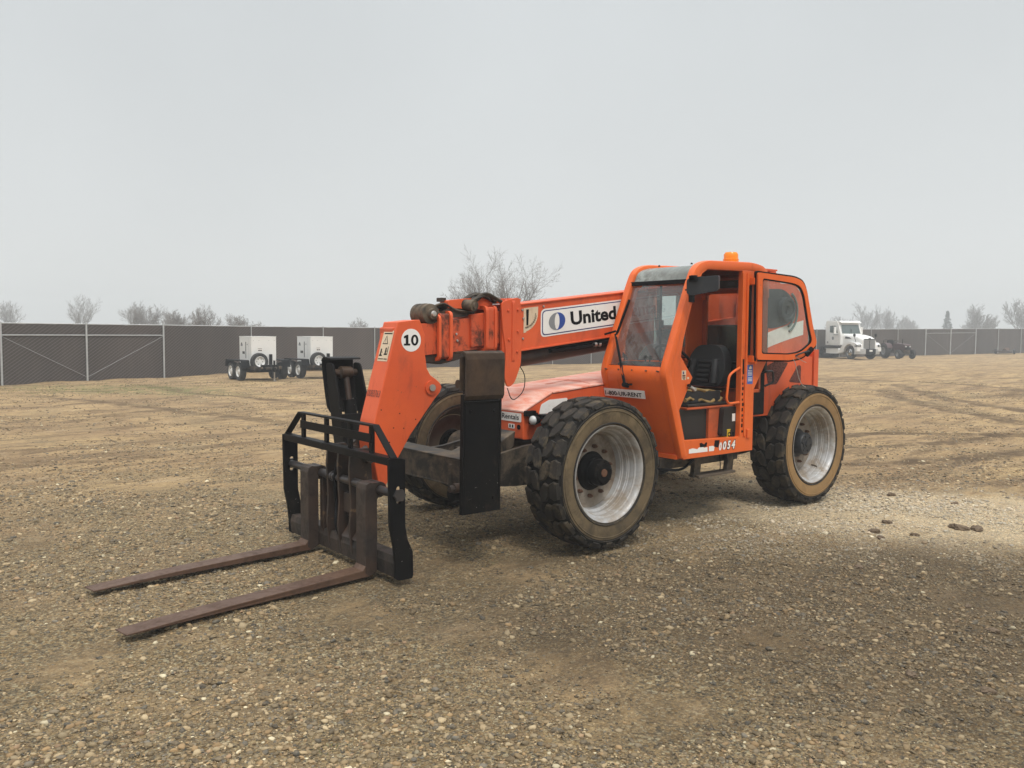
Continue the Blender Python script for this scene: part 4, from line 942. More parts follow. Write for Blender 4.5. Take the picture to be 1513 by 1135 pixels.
# door post channel and worn latch slot
mb = MB(); mb.box((-1.925, CL - .015, .88), (-1.945, CL + .012, 2.54), 0); mb.box((-2.00, CL + .001, .86), (-2.03, CL + .012, 2.54), 0); mb.box((-2.045, CL, 1.70), (-2.07, CL + .018, 2.42), 1)
rr_ = random.Random(2)
for i in range(12): z_ = .90 + i * .055; x_ = -1.962 - rr_.uniform(0, .008); mb.box((x_, CL + .0005, z_), (x_ - .016 - rr_.uniform(0, .012), CL + .002, z_ + .022 + rr_.uniform(0, .02)), 1)
mb.box((-1.965, CL + .0005, 1.52), (-1.99, CL + .003, 1.66), 1); mb.build('door_seal', ['orange_cab', 'ink'], cab)
# cab door, swung right back against the body
HX, HYY = -2.10, 1.365; th = R(12)
def dpt(u, z, o=0): return Vector((HX - math.cos(th) * u + math.sin(th) * o, HYY + math.sin(th) * u + math.cos(th) * o, z))
dout = rnd([(-.03, 2.55), (-.015, 1.655), (.43, 1.645), (.62, 1.668), (.835, 1.815), (.765, 1.99), (.665, 2.37), (.61, 2.475), (.49, 2.515)], [.03, .03, .02, .08, .05, .2, .2, .1, .1], 4)
din = rnd([(.035, 2.492), (.045, 1.715), (.42, 1.705), (.60, 1.725), (.765, 1.84), (.71, 1.99), (.625, 2.335), (.57, 2.425), (.47, 2.455)], [.03, .03, .02, .08, .05, .2, .2, .1, .1], 4)
mb = MB(); 
def dprism(out, holes, o0, o1, m_=0):
    t_ = MB(); t_.prism(out, 'y', o0, o1, holes=holes)
    mb.add([dpt(x, z, y) for x, y, z in t_.v], t_.f, m_)
dprism(dout, [din], .0, .035, 0)
door = mb.build('door', 'orange_cab', cab, bevel=.007)
mb = MB()
gr_ = [(u * 1.0 + (.02 if u > .3 else -.012), z + (.018 if z > 2 else -.018)) for u, z in dout]
dprism(gr_, [dout], -.012, .012, 0); gi = rnd([(.047, 2.478), (.057, 1.728), (.42, 1.718), (.595, 1.738), (.75, 1.845), (.698, 1.99), (.613, 2.33), (.56, 2.412), (.465, 2.442)], [.03, .03, .02, .08, .05, .2, .2, .1, .1], 4)
dprism(din, [gi], .008, .028, 0); mb.build('door_seal', 'ink', door)
mb = MB(); mb.add([dpt(u, z, .018) for u, z in din], [tuple(range(len(din)))]); mb.build('door_glass', 'sideglass', door)
mb = MB(); mb.tube(rpath([dpt(.52, 1.69, .03), dpt(.56, 1.72, .07), dpt(.68, 1.745, .07), dpt(.70, 1.73, .03)], .03), .009, 8, 0); mb.bar(dpt(.66, 1.70, .05), dpt(.74, 1.77, .05), .035, .05, 1)
mb.build('handle', ['plasticgrey', 'ink'], door, smooth=40)
mb = MB(); mb.tube(rpath([dpt(.48, 1.66, .04), dpt(.50, 1.62, .05), dpt(.55, 1.45, .06), dpt(.60, 1.38, .06), dpt(.66, 1.36, .05)], .06, 5), .0035, 6); mb.tube(rpath([dpt(.52, 1.68, .04), dpt(.60, 1.64, .05), dpt(.66, 1.62, .05)], .04, 5), .003, 6); mb.build('wire', 'steel', door)
for z_ in (1.66, 2.46):
    mb = MB(); mb.box((-2.055, CL, z_ - .035), (-2.12, CL + .06, z_ + .035), 0); mb.cyl((-2.10, 1.362, z_ - .05), (-2.10, 1.362, z_ + .05), .016, 12, 0)
    mb.build('hinge', 'orange_cab', cab, bevel=.004)
mb = MB(); mb.box((-2.05, CL, .84), (-2.10, CL + .02, .93)); mb.build('lower_hinge', 'orange_cab', cab, bevel=.004)
# latch and its catch on the front knee
mb = MB(); mb.bar((-1.08, 1.31, 1.42), (-1.17, 1.33, 1.375), .035, .03, 0); mb.cyl((-1.15, 1.315, 1.38), (-1.15, 1.35, 1.38), .02, 12, 0); mb.cyl((-1.085, 1.31, 1.42), (-1.085, 1.34, 1.42), .016, 10, 1)
mb.build('latch', ['steel', 'ink'], cab, bevel=.003)
# grab handle
mb = MB(); mb.tube(rpath([(-1.94, CL - .01, 1.575), (-1.79, CL + .03, 1.545), (-1.70, CL + .03, 1.50), (-1.665, CL + .03, 1.26), (-1.70, CL + .03, 1.215), (-1.94, CL - .01, 1.215)], .06), .013, 10); mb.build('grab_handle', 'orange_cab', cab, smooth=60)
# mirror
mb = MB(); pl_ = rnd([(0, .02), (.0, .15), (.04, .17), (.29, .185), (.30, .17), (.30, .055), (.28, .04), (.04, .0)], .02)
mb.prism(pl_, 'x', 0, .05)
mx = Matrix.Translation((-.995, 1.36, 2.275)) @ Matrix.Rotation(R(24), 4, 'Z')
for i, v_ in enumerate(mb.v): mb.v[i] = tuple(mx @ Vector(v_))
mir = mb.build('mirror', 'plasticgrey', cab, bevel=.012)
mb = MB(); mb.tube(rpath([(-1.12, 1.30, 2.30), (-1.04, 1.32, 2.32), (-1.02, 1.34, 2.42), (-.96, 1.44, 2.44)], .05), .010, 8)
mb.box((-1.155, 1.262, 2.22), (-1.07, 1.318, 2.345)); mb.cyl((-.985, 1.45, 2.435), (-.93, 1.45, 2.435), .028, 12); mb.box((-.96, 1.42, 2.40), (-.93, 1.50, 2.46)); mb.build('mirror_arm', 'ink', mir, bevel=.004)
# wiper
mb = MB(); p0_, p1_ = Vector((-.735, .80, 1.415)), Vector((-.865, .545, 1.91))
mb.bar(p0_, p1_, .016, .012); mb.bar(p0_ + Vector((.01, .03, 0)), p1_ + Vector((.01, .03, -.03)), .012, .01)
mb.bar((-.862, .56, 1.94), (-.80, .46, 1.905), .03, .02); mb.bar(wpt(.52, 1.90) + Vector((.03, 0, 0)), wpt(.555, 2.26) + Vector((.03, 0, 0)), .014, .03)
mb.cyl((-.80, .80, 1.40), (-.725, .80, 1.415), .024, 12); mb.bar((-.745, .80, 1.41), (-.735, .90, 1.42), .025, .02)
mb.build('wiper', 'ink', cab, bevel=.002)
# beacon
mb = MB(); mb.lathe([(.085, 0), (.088, .012), (.08, .022), (0, .022)], 24, 'z', (-2.0, 1.10, 2.628)); mb.tube(rpath([(-1.90, 1.12, 2.63), (-1.92, 1.12, 2.67), (-1.94, 1.12, 2.63)], .02), .01, 8); bc = mb.build('beacon', 'rustnut', cab, smooth=40)
mb = MB(); mb.lathe([(.078, .022), (.080, .07), (.074, .075), (.074, .115), (.060, .138), (0, .145)], 28, 'z', (-2.0, 1.10, 2.628)); mb.build('beacon_lens', 'amber', bc, smooth=40)
# seat
mb = MB(); o_ = rnd([(.62, 1.36), (1.06, 1.36), (1.10, 1.50), (1.07, 1.68), (.98, 1.80), (.70, 1.80), (.61, 1.68), (.58, 1.50)], .07, 4)
mb.prism(o_, 'x', -2.02, -1.90)
for i, (x, y, z) in enumerate(mb.v): mb.v[i] = (x - (z - 1.36) * .22, y, z)
seat = mb.build('seat', 'seat', cab, bevel=.03, bseg=3, smooth=60)
mb = MB()
for ya, yb in ((.63, .74), (.94, 1.05)):
    mb.tube(rpath([(-1.885, (ya + yb) / 2, 1.40), (-1.90, (ya + yb) / 2, 1.53), (-1.94, (ya + yb) / 2 + (.02 if ya < .8 else -.02), 1.64)], .05), [.03, .045, .055, .055, .05, .05, .025][:7] if False else .042, 12)
for i in range(5): z_ = 1.42 + i * .05; mb.cyl((-1.90 - (z_ - 1.36) * .22, .76, z_), (-1.90 - (z_ - 1.36) * .22, .92, z_), .021, 10)
mb.build('backrest_bolster', 'seat', seat, smooth=60)
mb = MB(); mb.prism(rnd([(-1.30, .58), (-1.30, 1.10), (-1.88, 1.12), (-1.88, .56)], .06), 'z', 1.22, 1.33); mb.build('seat_cushion', 'seat', seat, bevel=.03, bseg=3)
mb = MB(); rr_ = random.Random(9)   # split upholstery with foam showing
for k_, (zz_, yy_) in enumerate(((1.335, 1.13), (1.245, 1.15))):
    pts_ = []
    for i in range(14):
        t = i / 13; pts_.append((-1.26 - t * .62, yy_ - .03 + rr_.uniform(-.03, .02), zz_ + math.sin(t * 5 + k_) * .022 + rr_.uniform(-.012, .012)))
    mb.tube(pts_, [.007 + .014 * rr_.random() for _ in pts_], 7)
pts_ = [(-1.28, .60 + i * .05, 1.33 + rr_.uniform(-.015, .015)) for i in range(10)]; mb.tube(pts_, [.008 + .012 * rr_.random() for _ in pts_], 7)
for i, v_ in enumerate(mb.v): mb.v[i] = (v_[0], v_[1], v_[2] + rr_.uniform(-.006, .006))
mb.build('torn_foam', 'foam', seat)
mb = MB(); mb.box((-1.32, .55, 1.00), (-1.90, 1.14, 1.20), 0); mb.box((-1.25, .52, 1.19), (-2.0, 1.18, 1.215), 0)
mb.build('seat_base', 'interior', seat, bevel=.01)
mb = MB(); mb.box((-1.56, .60, .83), (-2.12, 1.20, 1.17), 0); mb.box((-1.2, .50, 1.165), (-2.12, 1.21, 1.185), 0); mb.build('seat_box', 'orange_in', cab, bevel=.006)
mb = MB(); mb.box((-1.10, .50, .83), (-1.56, 1.17, 1.165), 0)
mb.build('battery_cover', ['interior', 'ink'], cab, bevel=.006)
mb = MB(); mb.prism(rnd([(-1.70, .88), (-1.92, .85), (-1.94, 1.17), (-1.73, 1.17)], .03), 'y', 1.20, 1.26, m=0); mb.box((-1.86, 1.26, 1.02), (-1.91, 1.265, 1.10), 1)
mb.build('document_box', ['interior', 'dwhite'], cab, bevel=.012)
# dashboard and wheel
mb = MB(); mb.prism(rnd([(-.90, 1.50), (-1.25, 1.44), (-1.30, 1.52), (-1.05, 1.64), (-.90, 1.62)], .03), 'y', .55, 1.10); mb.box((-.95, .70, .85), (-1.15, .95, 1.5)); mb.build('dashboard', 'interior', cab, bevel=.01)
mb = MB(); c_ = Vector((-1.34, .90, 1.68)); nn = Vector((-.62, 0, .78)); u_ = Vector((0, 1, 0)); v_ = nn.cross(u_).normalized()
ring = [c_ + u_ * .19 * math.cos(a) + v_ * .19 * math.sin(a) for a in [i * math.pi / 18 for i in range(37)]]
mb.tube(ring, .014, 8, cap=False); mb.cyl(c_ - nn.normalized() * .25, c_, .025, 12)
for a in (0, 2.1, 4.2): mb.bar(c_, c_ + u_ * .18 * math.cos(a) + v_ * .18 * math.sin(a), .02, .012)
mb.lathe([(.04, -.01), (.04, .01), (0, .012)], 14, 'z', c_)
mb.build('steering_wheel', 'ink', cab, smooth=50)
mb = MB()
for i, y_ in enumerate((.62, .68)): mb.cyl((-1.2, y_, 1.5), (-1.25, y_, 1.66), .008, 8); mb.lathe([(0, -.025), (.02, -.015), (.022, .01), (0, .022)], 12, 'z', (-1.25, y_, 1.67))
mb.build('lever', 'ink', cab, smooth=50)
# steps under the sill
mb = MB()
for x_ in (-1.42, -1.96):
    mb.prism(rnd([(x_ - .03, .72), (x_ + .06, .72), (x_ + .03, .60), (x_ + .05, .47), (x_ - .05, .47), (x_ - .07, .60)], .02), 'y', 1.12, 1.17)
mb.box((-1.35, 1.08, .67), (-2.1, 1.20, .70))
st_ = mb.build('step_bracket', 'blackdust', cab, bevel=.01)
MB().box((-1.40, 1.08, .47), (-2.0, 1.22, .495)).build('step', 'rimdirty', st_, bevel=.004)
mb = MB(); mb.tube(rpath([(-.75, 1.0, .62), (-.9, 1.15, .60), (-1.15, 1.2, .57), (-1.35, 1.18, .66)], .15, 6), .014, 8); mb.build('hanging_cable', 'ink', cab); mb = MB(); mb.tube(rpath([(-1.72, 1.22, .70), (-1.74, 1.22, .56), (-1.73, 1.22, .52)], .05), .005, 6); mb.build('loose_wire', 'ink', cab)
mb = MB(); mb.box((-.7, .45, .55), (-1.0, .95, .70)); mb.box((-.95, .4, .58), (-2.2, 1.1, .69)); mb.build('under_tray', 'blackdust', T, bevel=.01)

# yellow can standing on the cab floor
mb = MB(); mb.lathe([(0, 0), (.052, 0), (.053, .004), (.050, .008), (.050, .10), (.053, .105), (.052, .11), (0, .11)], 28, 'z', (0, 0, 0), 0)
mb.text('CUB', Vector((.036, .045, .035)), (-1, .3, 0), (0, 0, 1), .05, 1, width=.085, bold=.06, off=.016)
o = mb.build('can', ['yellow', 'ink'], None, smooth=40, loc=(-1.81, 1.218, .832)); tag(o, 'small yellow can standing on the cab floor of the telehandler by the door post', 'can')

# ------------------------------------------------------------------ slatted chain link fence round the yard
FM, n, b = newmat('brown_privacy_slats')
pos = coords(n); sx = n.nodes.new("ShaderNodeSeparateXYZ"); n.links.new(pos, sx.inputs[0])
def lines(expr, period, wd):
    f = mathn(n, 'FRACT', mathn(n, 'DIVIDE', expr, period)); return mathn(n, 'LESS_THAN', f, wd)
slat = lines(sx.outputs[0], .088, .16)
d1_ = lines(mathn(n, 'ADD', mathn(n, 'MULTIPLY', sx.outputs[0], .72), sx.outputs[2]), .125, .24)
d2_ = lines(mathn(n, 'SUBTRACT', mathn(n, 'MULTIPLY', sx.outputs[0], .72), sx.outputs[2]), .125, .12)
c = mix(n, ramp(n, noise(n, coords(n, (1, 1, .25)), .45, 6, .7), .35, .65), (.034, .025, .021), (.066, .049, .041))
c = mix(n, mathn(n, 'MULTIPLY', slat, .5), c, (.025, .018, .015))
c = mix(n, mathn(n, 'MULTIPLY', d1_, .42), c, (.20, .18, .17)); c = mix(n, mathn(n, 'MULTIPLY', d2_, .25), c, (.16, .145, .14))
n.links.new(c, b.inputs['Base Color']); b.inputs['Roughness'].default_value = .7; M['slats'] = FM
def fh(x): return 2.14 + max(0, min(1, (-x - 35) / 65)) * .66
def fence(name, P, label, cat, gate=False, posts=(True, True), group=None, skip=(), thick=.024):
    F_ = empty(name, (P[0][0], P[0][1], 0), 0, label, cat, group); o0 = Vector((P[0][0], P[0][1], 0))
    L_ = lambda x, y, z: (Vector((x, y, z)) - o0)
    for i in range(len(P) - 1):
        (xa, ya), (xb, yb) = P[i], P[i + 1]; d = Vector((xb - xa, yb - ya, 0)); nrm = Vector((d.y, -d.x, 0)).normalized() * .012
        ha, hb = fh(xa), fh(xb); zb = -.03
        nsub = 8; vs = []
        for k in range(nsub + 1):
            t = k / nsub; x, y = xa + (xb - xa) * t, ya + (yb - ya) * t; h_ = ha + (hb - ha) * t - .02
            for s_ in (-1, 1):
                vs += [L_(x, y, zb) + nrm * s_, L_(x, y, h_ + .008 * math.sin(k * 2.4 + i)) + nrm * s_]
        fs = []
        for k in range(nsub):
            a = k * 4; e_ = a + 4; fs += [(a, e_, e_ + 1, a + 1), (a + 2, a + 3, e_ + 3, e_ + 2), (a + 1, e_ + 1, e_ + 3, a + 3)]
        pn = MB().add(vs, fs).build('fence_panel', 'slats', F_)
        rl = MB(); rl.cyl(L_(xa, ya, ha), L_(xb, yb, hb), .022, 8)
        rl.build('top_rail', 'galv', F_, smooth=50)
        if gate:
            q_ = Vector((0, .05 if True else 0, 0)); rl = MB(); rl.cyl(L_(xa, ya, ha - .42) + Vector((0, .04, 0)), L_(xb, yb, hb - .42) + Vector((0, .04, 0)), .022, 8); rl.build('cross_rail', 'galv', F_, smooth=50)
            rl = MB(); a, b_ = (L_(xa, ya, ha - .45), L_(xb, yb, .12)) if i == 0 else (L_(xa, ya, .12), L_(xb, yb, hb - .45))
            rl.cyl(a + Vector((0, .05, 0)), b_ + Vector((0, .05, 0)), .006, 6); rl.build('brace_rod', 'galv', F_)
    for i, (x, y) in enumerate(P):
        if i == 0 and not posts[0] or i == len(P) - 1 and not posts[1]: continue
        r_ = thick * 1.5 if gate else thick
        mb = MB(); mb.cyl(L_(x, y + .05, -.05), L_(x, y + .05, fh(x) + .03), r_, 10); mb.lathe([(r_ + .006, 0), (r_, .03), (0, .045)], 10, 'z', L_(x, y + .05, fh(x) + .02))
        mb.build('post', 'galv', F_, smooth=50)
    return F_
fence('fence', [(13.5, -22.9), (10.4, -24), (7.2, -25.1), (4.1, -26.2), (.85, -27.36)], 'slatted fence run at the near end, left of the double gate', 'fence', posts=(True, False))
fence('gate', [(.85, -27.36), (-2.1, -28.45), (-5.2, -29.4)], 'near double gate of brown slats with grey pipes beside the patch of grass', 'gate', gate=True)
xs = [-9.95, -13.65, -16.58, -19.7, -22.8, -25.9, -29.06, -32.38, -35.6, -38.7, -41.8, -44.9, -48, -51.1, -54.2, -58.85, -62.5, -67.91, -72.92, -78.58]
fence('fence', [(-5.2, -29.4)] + [(x, -32) for x in xs], 'long brown slatted chain link fence behind the generators, telehandler and truck', 'fence', posts=(False, False))
fence('gate', [(-78.58, -32), (-84.14, -32), (-90.2, -32)], 'far double gate in the brown fence beyond the old tractor', 'gate', gate=True, thick=.04)
fence('fence', [(-90.2, -32), (-96.16, -32), (-102.64, -32), (-109, -32), (-115, -32), (-121, -32)], 'farthest run of brown fence behind the low flat trailer', 'fence', posts=(False, True), thick=.04)

# ------------------------------------------------------------------ generators on tandem trailers
def generator(loc, rz, label, boxlen=1.3):
    G = empty('generator_trailer', loc, rz, label, 'trailer', 'white generators parked by the fence')
    mb = MB()
    for y in (-.52, .52): mb.box((-1.2, y - .04, .44), (1.0, y + .04, .56))
    for x in (-1.2, -.4, .4, .95): mb.box((x - .04, -.52, .45), (x + .04, .52, .54))
    mb.bar((.95, .48, .50), (1.55, .05, .50), .07, .09); mb.bar((.95, -.48, .50), (1.55, -.05, .50), .07, .09); mb.box((-.6, -.48, .30), (.5, .48, .48))
    fr = mb.build('trailer_frame', 'blackdust', G, bevel=.008)
    mb = MB(); mb.box((1.0, -.30, .36), (1.35, .30, .62)); mb.build('tool_box', 'ink', G, bevel=.015)
    for s in (-1, 1):
        mb = MB(); mb.prism(rnd([(-.98, .52), (-.90, .80), (.78, .80), (.88, .52), (.84, .52), (.75, .76), (-.87, .76), (-.94, .52)], .03), 'y', s * .66, s * .98); mb.build('fender', 'ink', G, bevel=.005)
        for x in (-.48, .36):
            wl = MB().lathe([(.19, -.10), (.33, -.11), (.35, -.07), (.35, .07), (.33, .11), (.19, .10)], 28).build('wheel', 'tirefar', G, smooth=40, loc=(x, s * .84, .35))
            mb = MB(); mb.lathe([(.215, s * .095), (.205, s * .112), (.18, s * .07), (.08, s * .06), (.07, s * .10), (0, s * .11)], 24); 
            for k in range(8): a = k * math.pi / 4; mb.cyl((.135 * math.cos(a), s * .055, .135 * math.sin(a)), (.135 * math.cos(a), s * .072, .135 * math.sin(a)), .022, 8, 1)
            mb.build('rim', ['white', 'ink'], wl, smooth=40)
    x0, x1 = .62 - boxlen, .62
    mb = MB(); mb.box((x0, -.50, .575), (x1, .50, 1.70))
    bx = mb.build('generator_housing', 'white', G, bevel=.018)
    mb = MB(); mb.box((x0 - .01, -.51, 1.695), (x1 + .01, .51, 1.715)); mb.build('lid', 'white', bx, bevel=.006)
    mb = MB()    # side with doors, vents and a tall handle slot; front with small plate and bolts
    for s in (-1, 1):
        mb.box((x1 - .62, s * .501, .85), (x1 - .57, s * .505, 1.50), 0); mb.box((x1 - .95, s * .501, 1.02), (x1 - .85, s * .505, 1.12), 0); mb.box((x1 - .82, s * .501, 1.02), (x1 - .72, s * .505, 1.12), 0)
        mb.box((x1 - 1.14, s * .501, 1.33), (x1 - .94, s * .504, 1.40), 1); mb.prism([(x1 - 1.12, 1.40), (x1 - .96, 1.40), (x1 - 1.04, 1.48)], 'y', s * .501, s * .504, m=0)
        mb.box((x1 - .30, s * .501, .62), (x1 - .305, s * .5025, 1.68), 1); mb.box((x1 - .46, s * .501, 1.37), (x1 - .42, s * .505, 1.42), 0)
    mb.box((x1 + .001, -.26, 1.12), (x1 + .004, -.06, 1.28), 2); mb.box((x1 + .004, -.25, 1.235), (x1 + .006, -.08, 1.255), 1); mb.box((x1 + .004, -.23, 1.15), (x1 + .006, -.165, 1.19), 0); mb.box((x1 + .004, -.15, 1.15), (x1 + .006, -.09, 1.19), 0)
    mb.lathe([(0, .0), (.06, .001), (.062, .02), (.04, .02)], 16, 'x', (x1, -.15, .86), 0)
    for y, z in ((-.42, 1.55), (-.2, 1.56), (.2, 1.56), (.42, 1.55)): mb.cyl((x1, y, z), (x1 + .008, y, z), .012, 6, 1)
    mb.build('panel_fittings', ['ink', 'greyink', 'dwhite'], bx)
    # spare wheel on the front, jack and post on the tongue
    sp_ = MB().lathe([(.19, -.09), (.31, -.10), (.34, -.06), (.34, .06), (.31, .10), (.19, .09)], 28, 'x').build('spare_wheel', 'tirefar', G, smooth=40, loc=(x1 + .22, -.28, .74))
    mb = MB(); mb.lathe([(.205, .09), (.195, .10), (.16, .05), (.06, .045), (0, .06)], 24, 'x')
    for k in range(6): a = k * math.pi / 3; mb.cyl((.05, .115 * math.cos(a), .115 * math.sin(a)), (.06, .115 * math.cos(a), .115 * math.sin(a)), .016, 8, 1)
    mb.build('rim', ['white', 'ink'], sp_, smooth=40)
    mb = MB(); mb.bar((x1 + .10, -.28, .45), (x1 + .10, -.28, .75), .05, .05); mb.box((x1 + .10, .16, .50), (x1 + .20, .26, 1.02)); mb.build('spare_bracket', 'ink', G)
    mb = MB(); mb.cyl((1.50, .06, .35), (1.50, .06, .80), .04, 12, 0); mb.cyl((1.50, .06, .02), (1.50, .06, .40), .028, 12, 1); mb.cyl((1.50, .06, .0), (1.50, .06, .02), .08, 12, 1); mb.cyl((1.50, .06, .78), (1.62, .06, .80), .012, 8, 1)
    mb.box((1.45, -.05, .44), (1.70, .05, .52), 0); mb.build('tongue_jack', ['ink', 'steel'], G, smooth=40)
    return G
g1 = generator((-7.70, -25.6, 0), R(89), 'white generator on a black tandem trailer, the nearer one with its whole spare wheel showing')
g2 = copy_tree(g1); g2.location = (-10.3, -25.9, 0); g2.rotation_euler = (0, 0, R(90)); g2['label'] = 'white generator on tandem trailer, the one partly hidden by the raised black outrigger'

# ------------------------------------------------------------------ white day-cab truck
TS = 1.04; hx = math.radians(67.8)
K = empty('truck', (-57.8, -28.4, 0), hx, 'white day cab truck with long hood and tall chrome grille by the fence', 'truck'); K.scale = (TS, TS, TS)
# local: x forward, y left; right front wheel contact at the origin => centre line at y=+1.03
oy = 1.03
def kp(mb, name, m_, par=K, **k): return mb.build(name, m_, par, **k)
mb = MB(); mb.prism(rnd([(-1.15, 1.06), (-1.15, 1.95), (-1.42, 2.70), (-1.60, 2.92), (-2.85, 2.95), (-2.95, 2.85), (-2.95, 1.06)], .05), 'y', oy - 1.0, oy + 1.0)
kc = kp(mb, 'cab', 'white', bevel=.04)
mb = MB(); mb.prism(rnd([(-1.18, 2.80), (-1.22, 2.88), (-1.5, 2.98), (-2.9, 3.0), (-2.92, 2.92), (-1.7, 2.90)], .03), 'y', oy - .95, oy + .95); kp(mb, 'sun_visor', 'white', kc, bevel=.02)
mb = MB(); a = [(-1.17, 1.98), (-1.37, 2.66)]
mb.add([(a[0][0] + .02, oy - .86, a[0][1]), (a[0][0] + .02, oy + .86, a[0][1]), (a[1][0] + .02, oy + .80, a[1][1]), (a[1][0] + .02, oy - .80, a[1][1])], [(0, 1, 2, 3)]); mb.box((-1.27, oy - .012, 2.0), (-1.12, oy + .012, 2.3)); kp(mb, 'windshield', 'darkglass', kc)
for s in (-1, 1):
    y_ = oy + s * 1.003
    mb = MB(); mb.prism(rnd([(-1.50, 2.02), (-1.66, 2.58), (-1.98, 2.60), (-1.98, 2.02)], .04), 'y', y_, y_ + s * .01); mb.prism(rnd([(-2.02, 2.02), (-2.02, 2.60), (-2.42, 2.58), (-2.42, 2.06)], .04), 'y', y_, y_ + s * .01); kp(mb, 'side_window', 'darkglass', kc)
    mb = MB(); mb.box((-1.42, y_, 1.86), (-1.95, y_ + s * .03, 1.90)); mb.box((-1.38, y_, 1.02), (-1.385, y_ + s * .004, 1.95)); mb.box((-2.50, y_, 1.02), (-2.505, y_ + s * .004, 2.65)); mb.box((-1.38, y_, 1.15), (-2.5, y_ + s * .004, 1.155)); mb.cyl((-2.05, y_, 1.60), (-2.05, y_ + s * .004, 1.60), .13, 20); mb.box((-2.75, y_, 1.20), (-2.60, y_ + s * .004, 1.34)); kp(mb, 'door_trim', 'greyink', kc)
    mb = MB(); mb.cyl((-1.5, y_, 1.95), (-1.5, y_ + s * .22, 1.98), .015, 8); mb.box((-1.47, y_ + s * .14, 1.95), (-1.53, y_ + s * .34, 2.50)); kp(mb, 'mirror', 'white', kc, bevel=.02)
# hood as stations along x
st_ = [(-1.20, .78, 1.95, 1.0), (-.9, .76, 1.92, .98), (-.2, .74, 1.88, .92), (.45, .68, 1.76, .86), (.80, .64, 1.64, .82), (.90, .62, 1.54, .80)]
vs = []; 
for x, hw, zt, zb in st_:
    ring = rnd([(-hw, zb), (-hw, zt), (hw, zt), (hw, zb)], [.02, .26, .26, .02], 6); vs += [(x, oy + y, z) for y, z in ring]
k = len(vs) // len(st_); fs = [(i * k + j, i * k + (j + 1) % k, (i + 1) * k + (j + 1) % k, (i + 1) * k + j) for i in range(len(st_) - 1) for j in range(k)] + [tuple(range(k)), tuple((len(st_) - 1) * k + j for j in range(k))]
kh = kp(MB().add(vs, fs), 'hood', 'white', smooth=50)
mb = MB(); mb.prism(rnd([(-.50, .72), (.50, .72), (.52, 1.48), (.44, 1.57), (-.44, 1.57), (-.52, 1.48)], .04), 'x', .88, .93, m=0)
for i in range(15): y_ = -.46 + i * .066; mb.box((.93, y_ - .008, .76), (.945, y_ + .008, 1.50), 1)
mb.box((.93, -.53, 1.54), (.96, .53, 1.58), 2); mb.box((.93, -.10, 1.52), (.97, .10, 1.64), 2); mb.box((.93, -.02, .74), (.95, .02, 1.46), 2); mb.box((.93, -.07, .70), (.97, .07, .78), 2)
mb.v = [(x, y + oy, z) for x, y, z in mb.v]; kp(mb, 'grille', ['greyink', 'steel', 'plasticgrey'], kh)
for s in (-1, 1):
    # fender with wheel arch
    arch = [(.66 * math.cos(a), .50 + .66 * math.sin(a)) for a in [R(q) for q in range(5, 176, 10)]]
    out_ = [(.92, .80), (.90, 1.10), (.62, 1.28), (.0, 1.34), (-.55, 1.22), (-.95, .90), (-1.15, .60), (-.66, .56)]
    mb = MB(); mb.prism(out_ + arch[::-1] + [(.68, .60), (.92, .62)], 'y', oy + s * .60, oy + s * 1.10); kf = kp(mb, 'fender', 'white', kh, bevel=.03)
    mb = MB(); mb.prism(rnd([(.62, .98), (.91, .95), (.90, 1.13), (.66, 1.15)], .03), 'y', oy + s * 1.101, oy + s * 1.106, m=0); mb.box((.915, oy + s * .78, .96), (.93, oy + s * 1.08, 1.14), 0); mb.lathe([(.0, .0), (.07, .0), (.07, .02), (0, .03)], 16, 'x', (.925, oy + s * .96, 1.05), 1); mb.lathe([(0, 0), (.055, .0), (.055, .008), (0, .014)], 14, 'y', (.76, oy + s * 1.106, 1.05) if s > 0 else (.76, oy - 1.115, 1.05), 1)
    kp(mb, 'headlight', ['plasticgrey', 'lens'], kf)
    mb = MB(); mb.prism(rnd([(-.95, 1.58), (-.85, 1.76), (-.45, 1.70), (-.20, 1.58)], .03), 'y', oy + s * .735, oy + s * .775); kp(mb, 'air_vent', 'plasticgrey', kh)
    mb = MB(); mb.cyl((.45, oy + s * .85, 1.30), (.42, oy + s * .98, 1.75), .02, 8); mb.lathe([(0, -.13), (.08, -.10), (.10, 0), (.08, .10), (0, .13)], 12, 'z', (.42, oy + s * .98, 1.85)); kp(mb, 'hood_mirror', 'ink', kf, smooth=50)
    mb = MB(); mb.prism(rnd([(-1.25, .40), (-1.25, .82), (-2.75, .82), (-2.75, .40)], .06), 'y', oy + s * .55, oy + s * 1.08, m=0); mb.box((-1.3, oy + s * .60, .78), (-2.9, oy + s * 1.10, .82), 1); mb.box((-1.3, oy + s * .60, .38), (-2.9, oy + s * 1.12, .42), 1); kp(mb, 'step_box', ['white', 'galv'], bevel=.02)
mb = MB(); mb.prism(rnd([(.96, .38), (1.10, .42), (1.12, .80), (.96, .82)], .03), 'y', oy - .45, oy + .45, m=1)
for s in (-1, 1): mb.add([(.96, oy + s * .45, .38), (1.10, oy + s * .45, .42), (1.12, oy + s * .45, .80), (.96, oy + s * .45, .82), (.62, oy + s * 1.12, .38), (.72, oy + s * 1.14, .42), (.74, oy + s * 1.14, .80), (.62, oy + s * 1.12, .82)], [(0, 1, 2, 3), (4, 5, 6, 7), (0, 1, 5, 4), (1, 2, 6, 5), (2, 3, 7, 6), (3, 0, 4, 7)], 0)
mb.box((1.12, oy - .14, .60), (1.13, oy + .14, .74), 2); kp(mb, 'bumper', ['galv', 'ink', 'white'], bevel=.01)
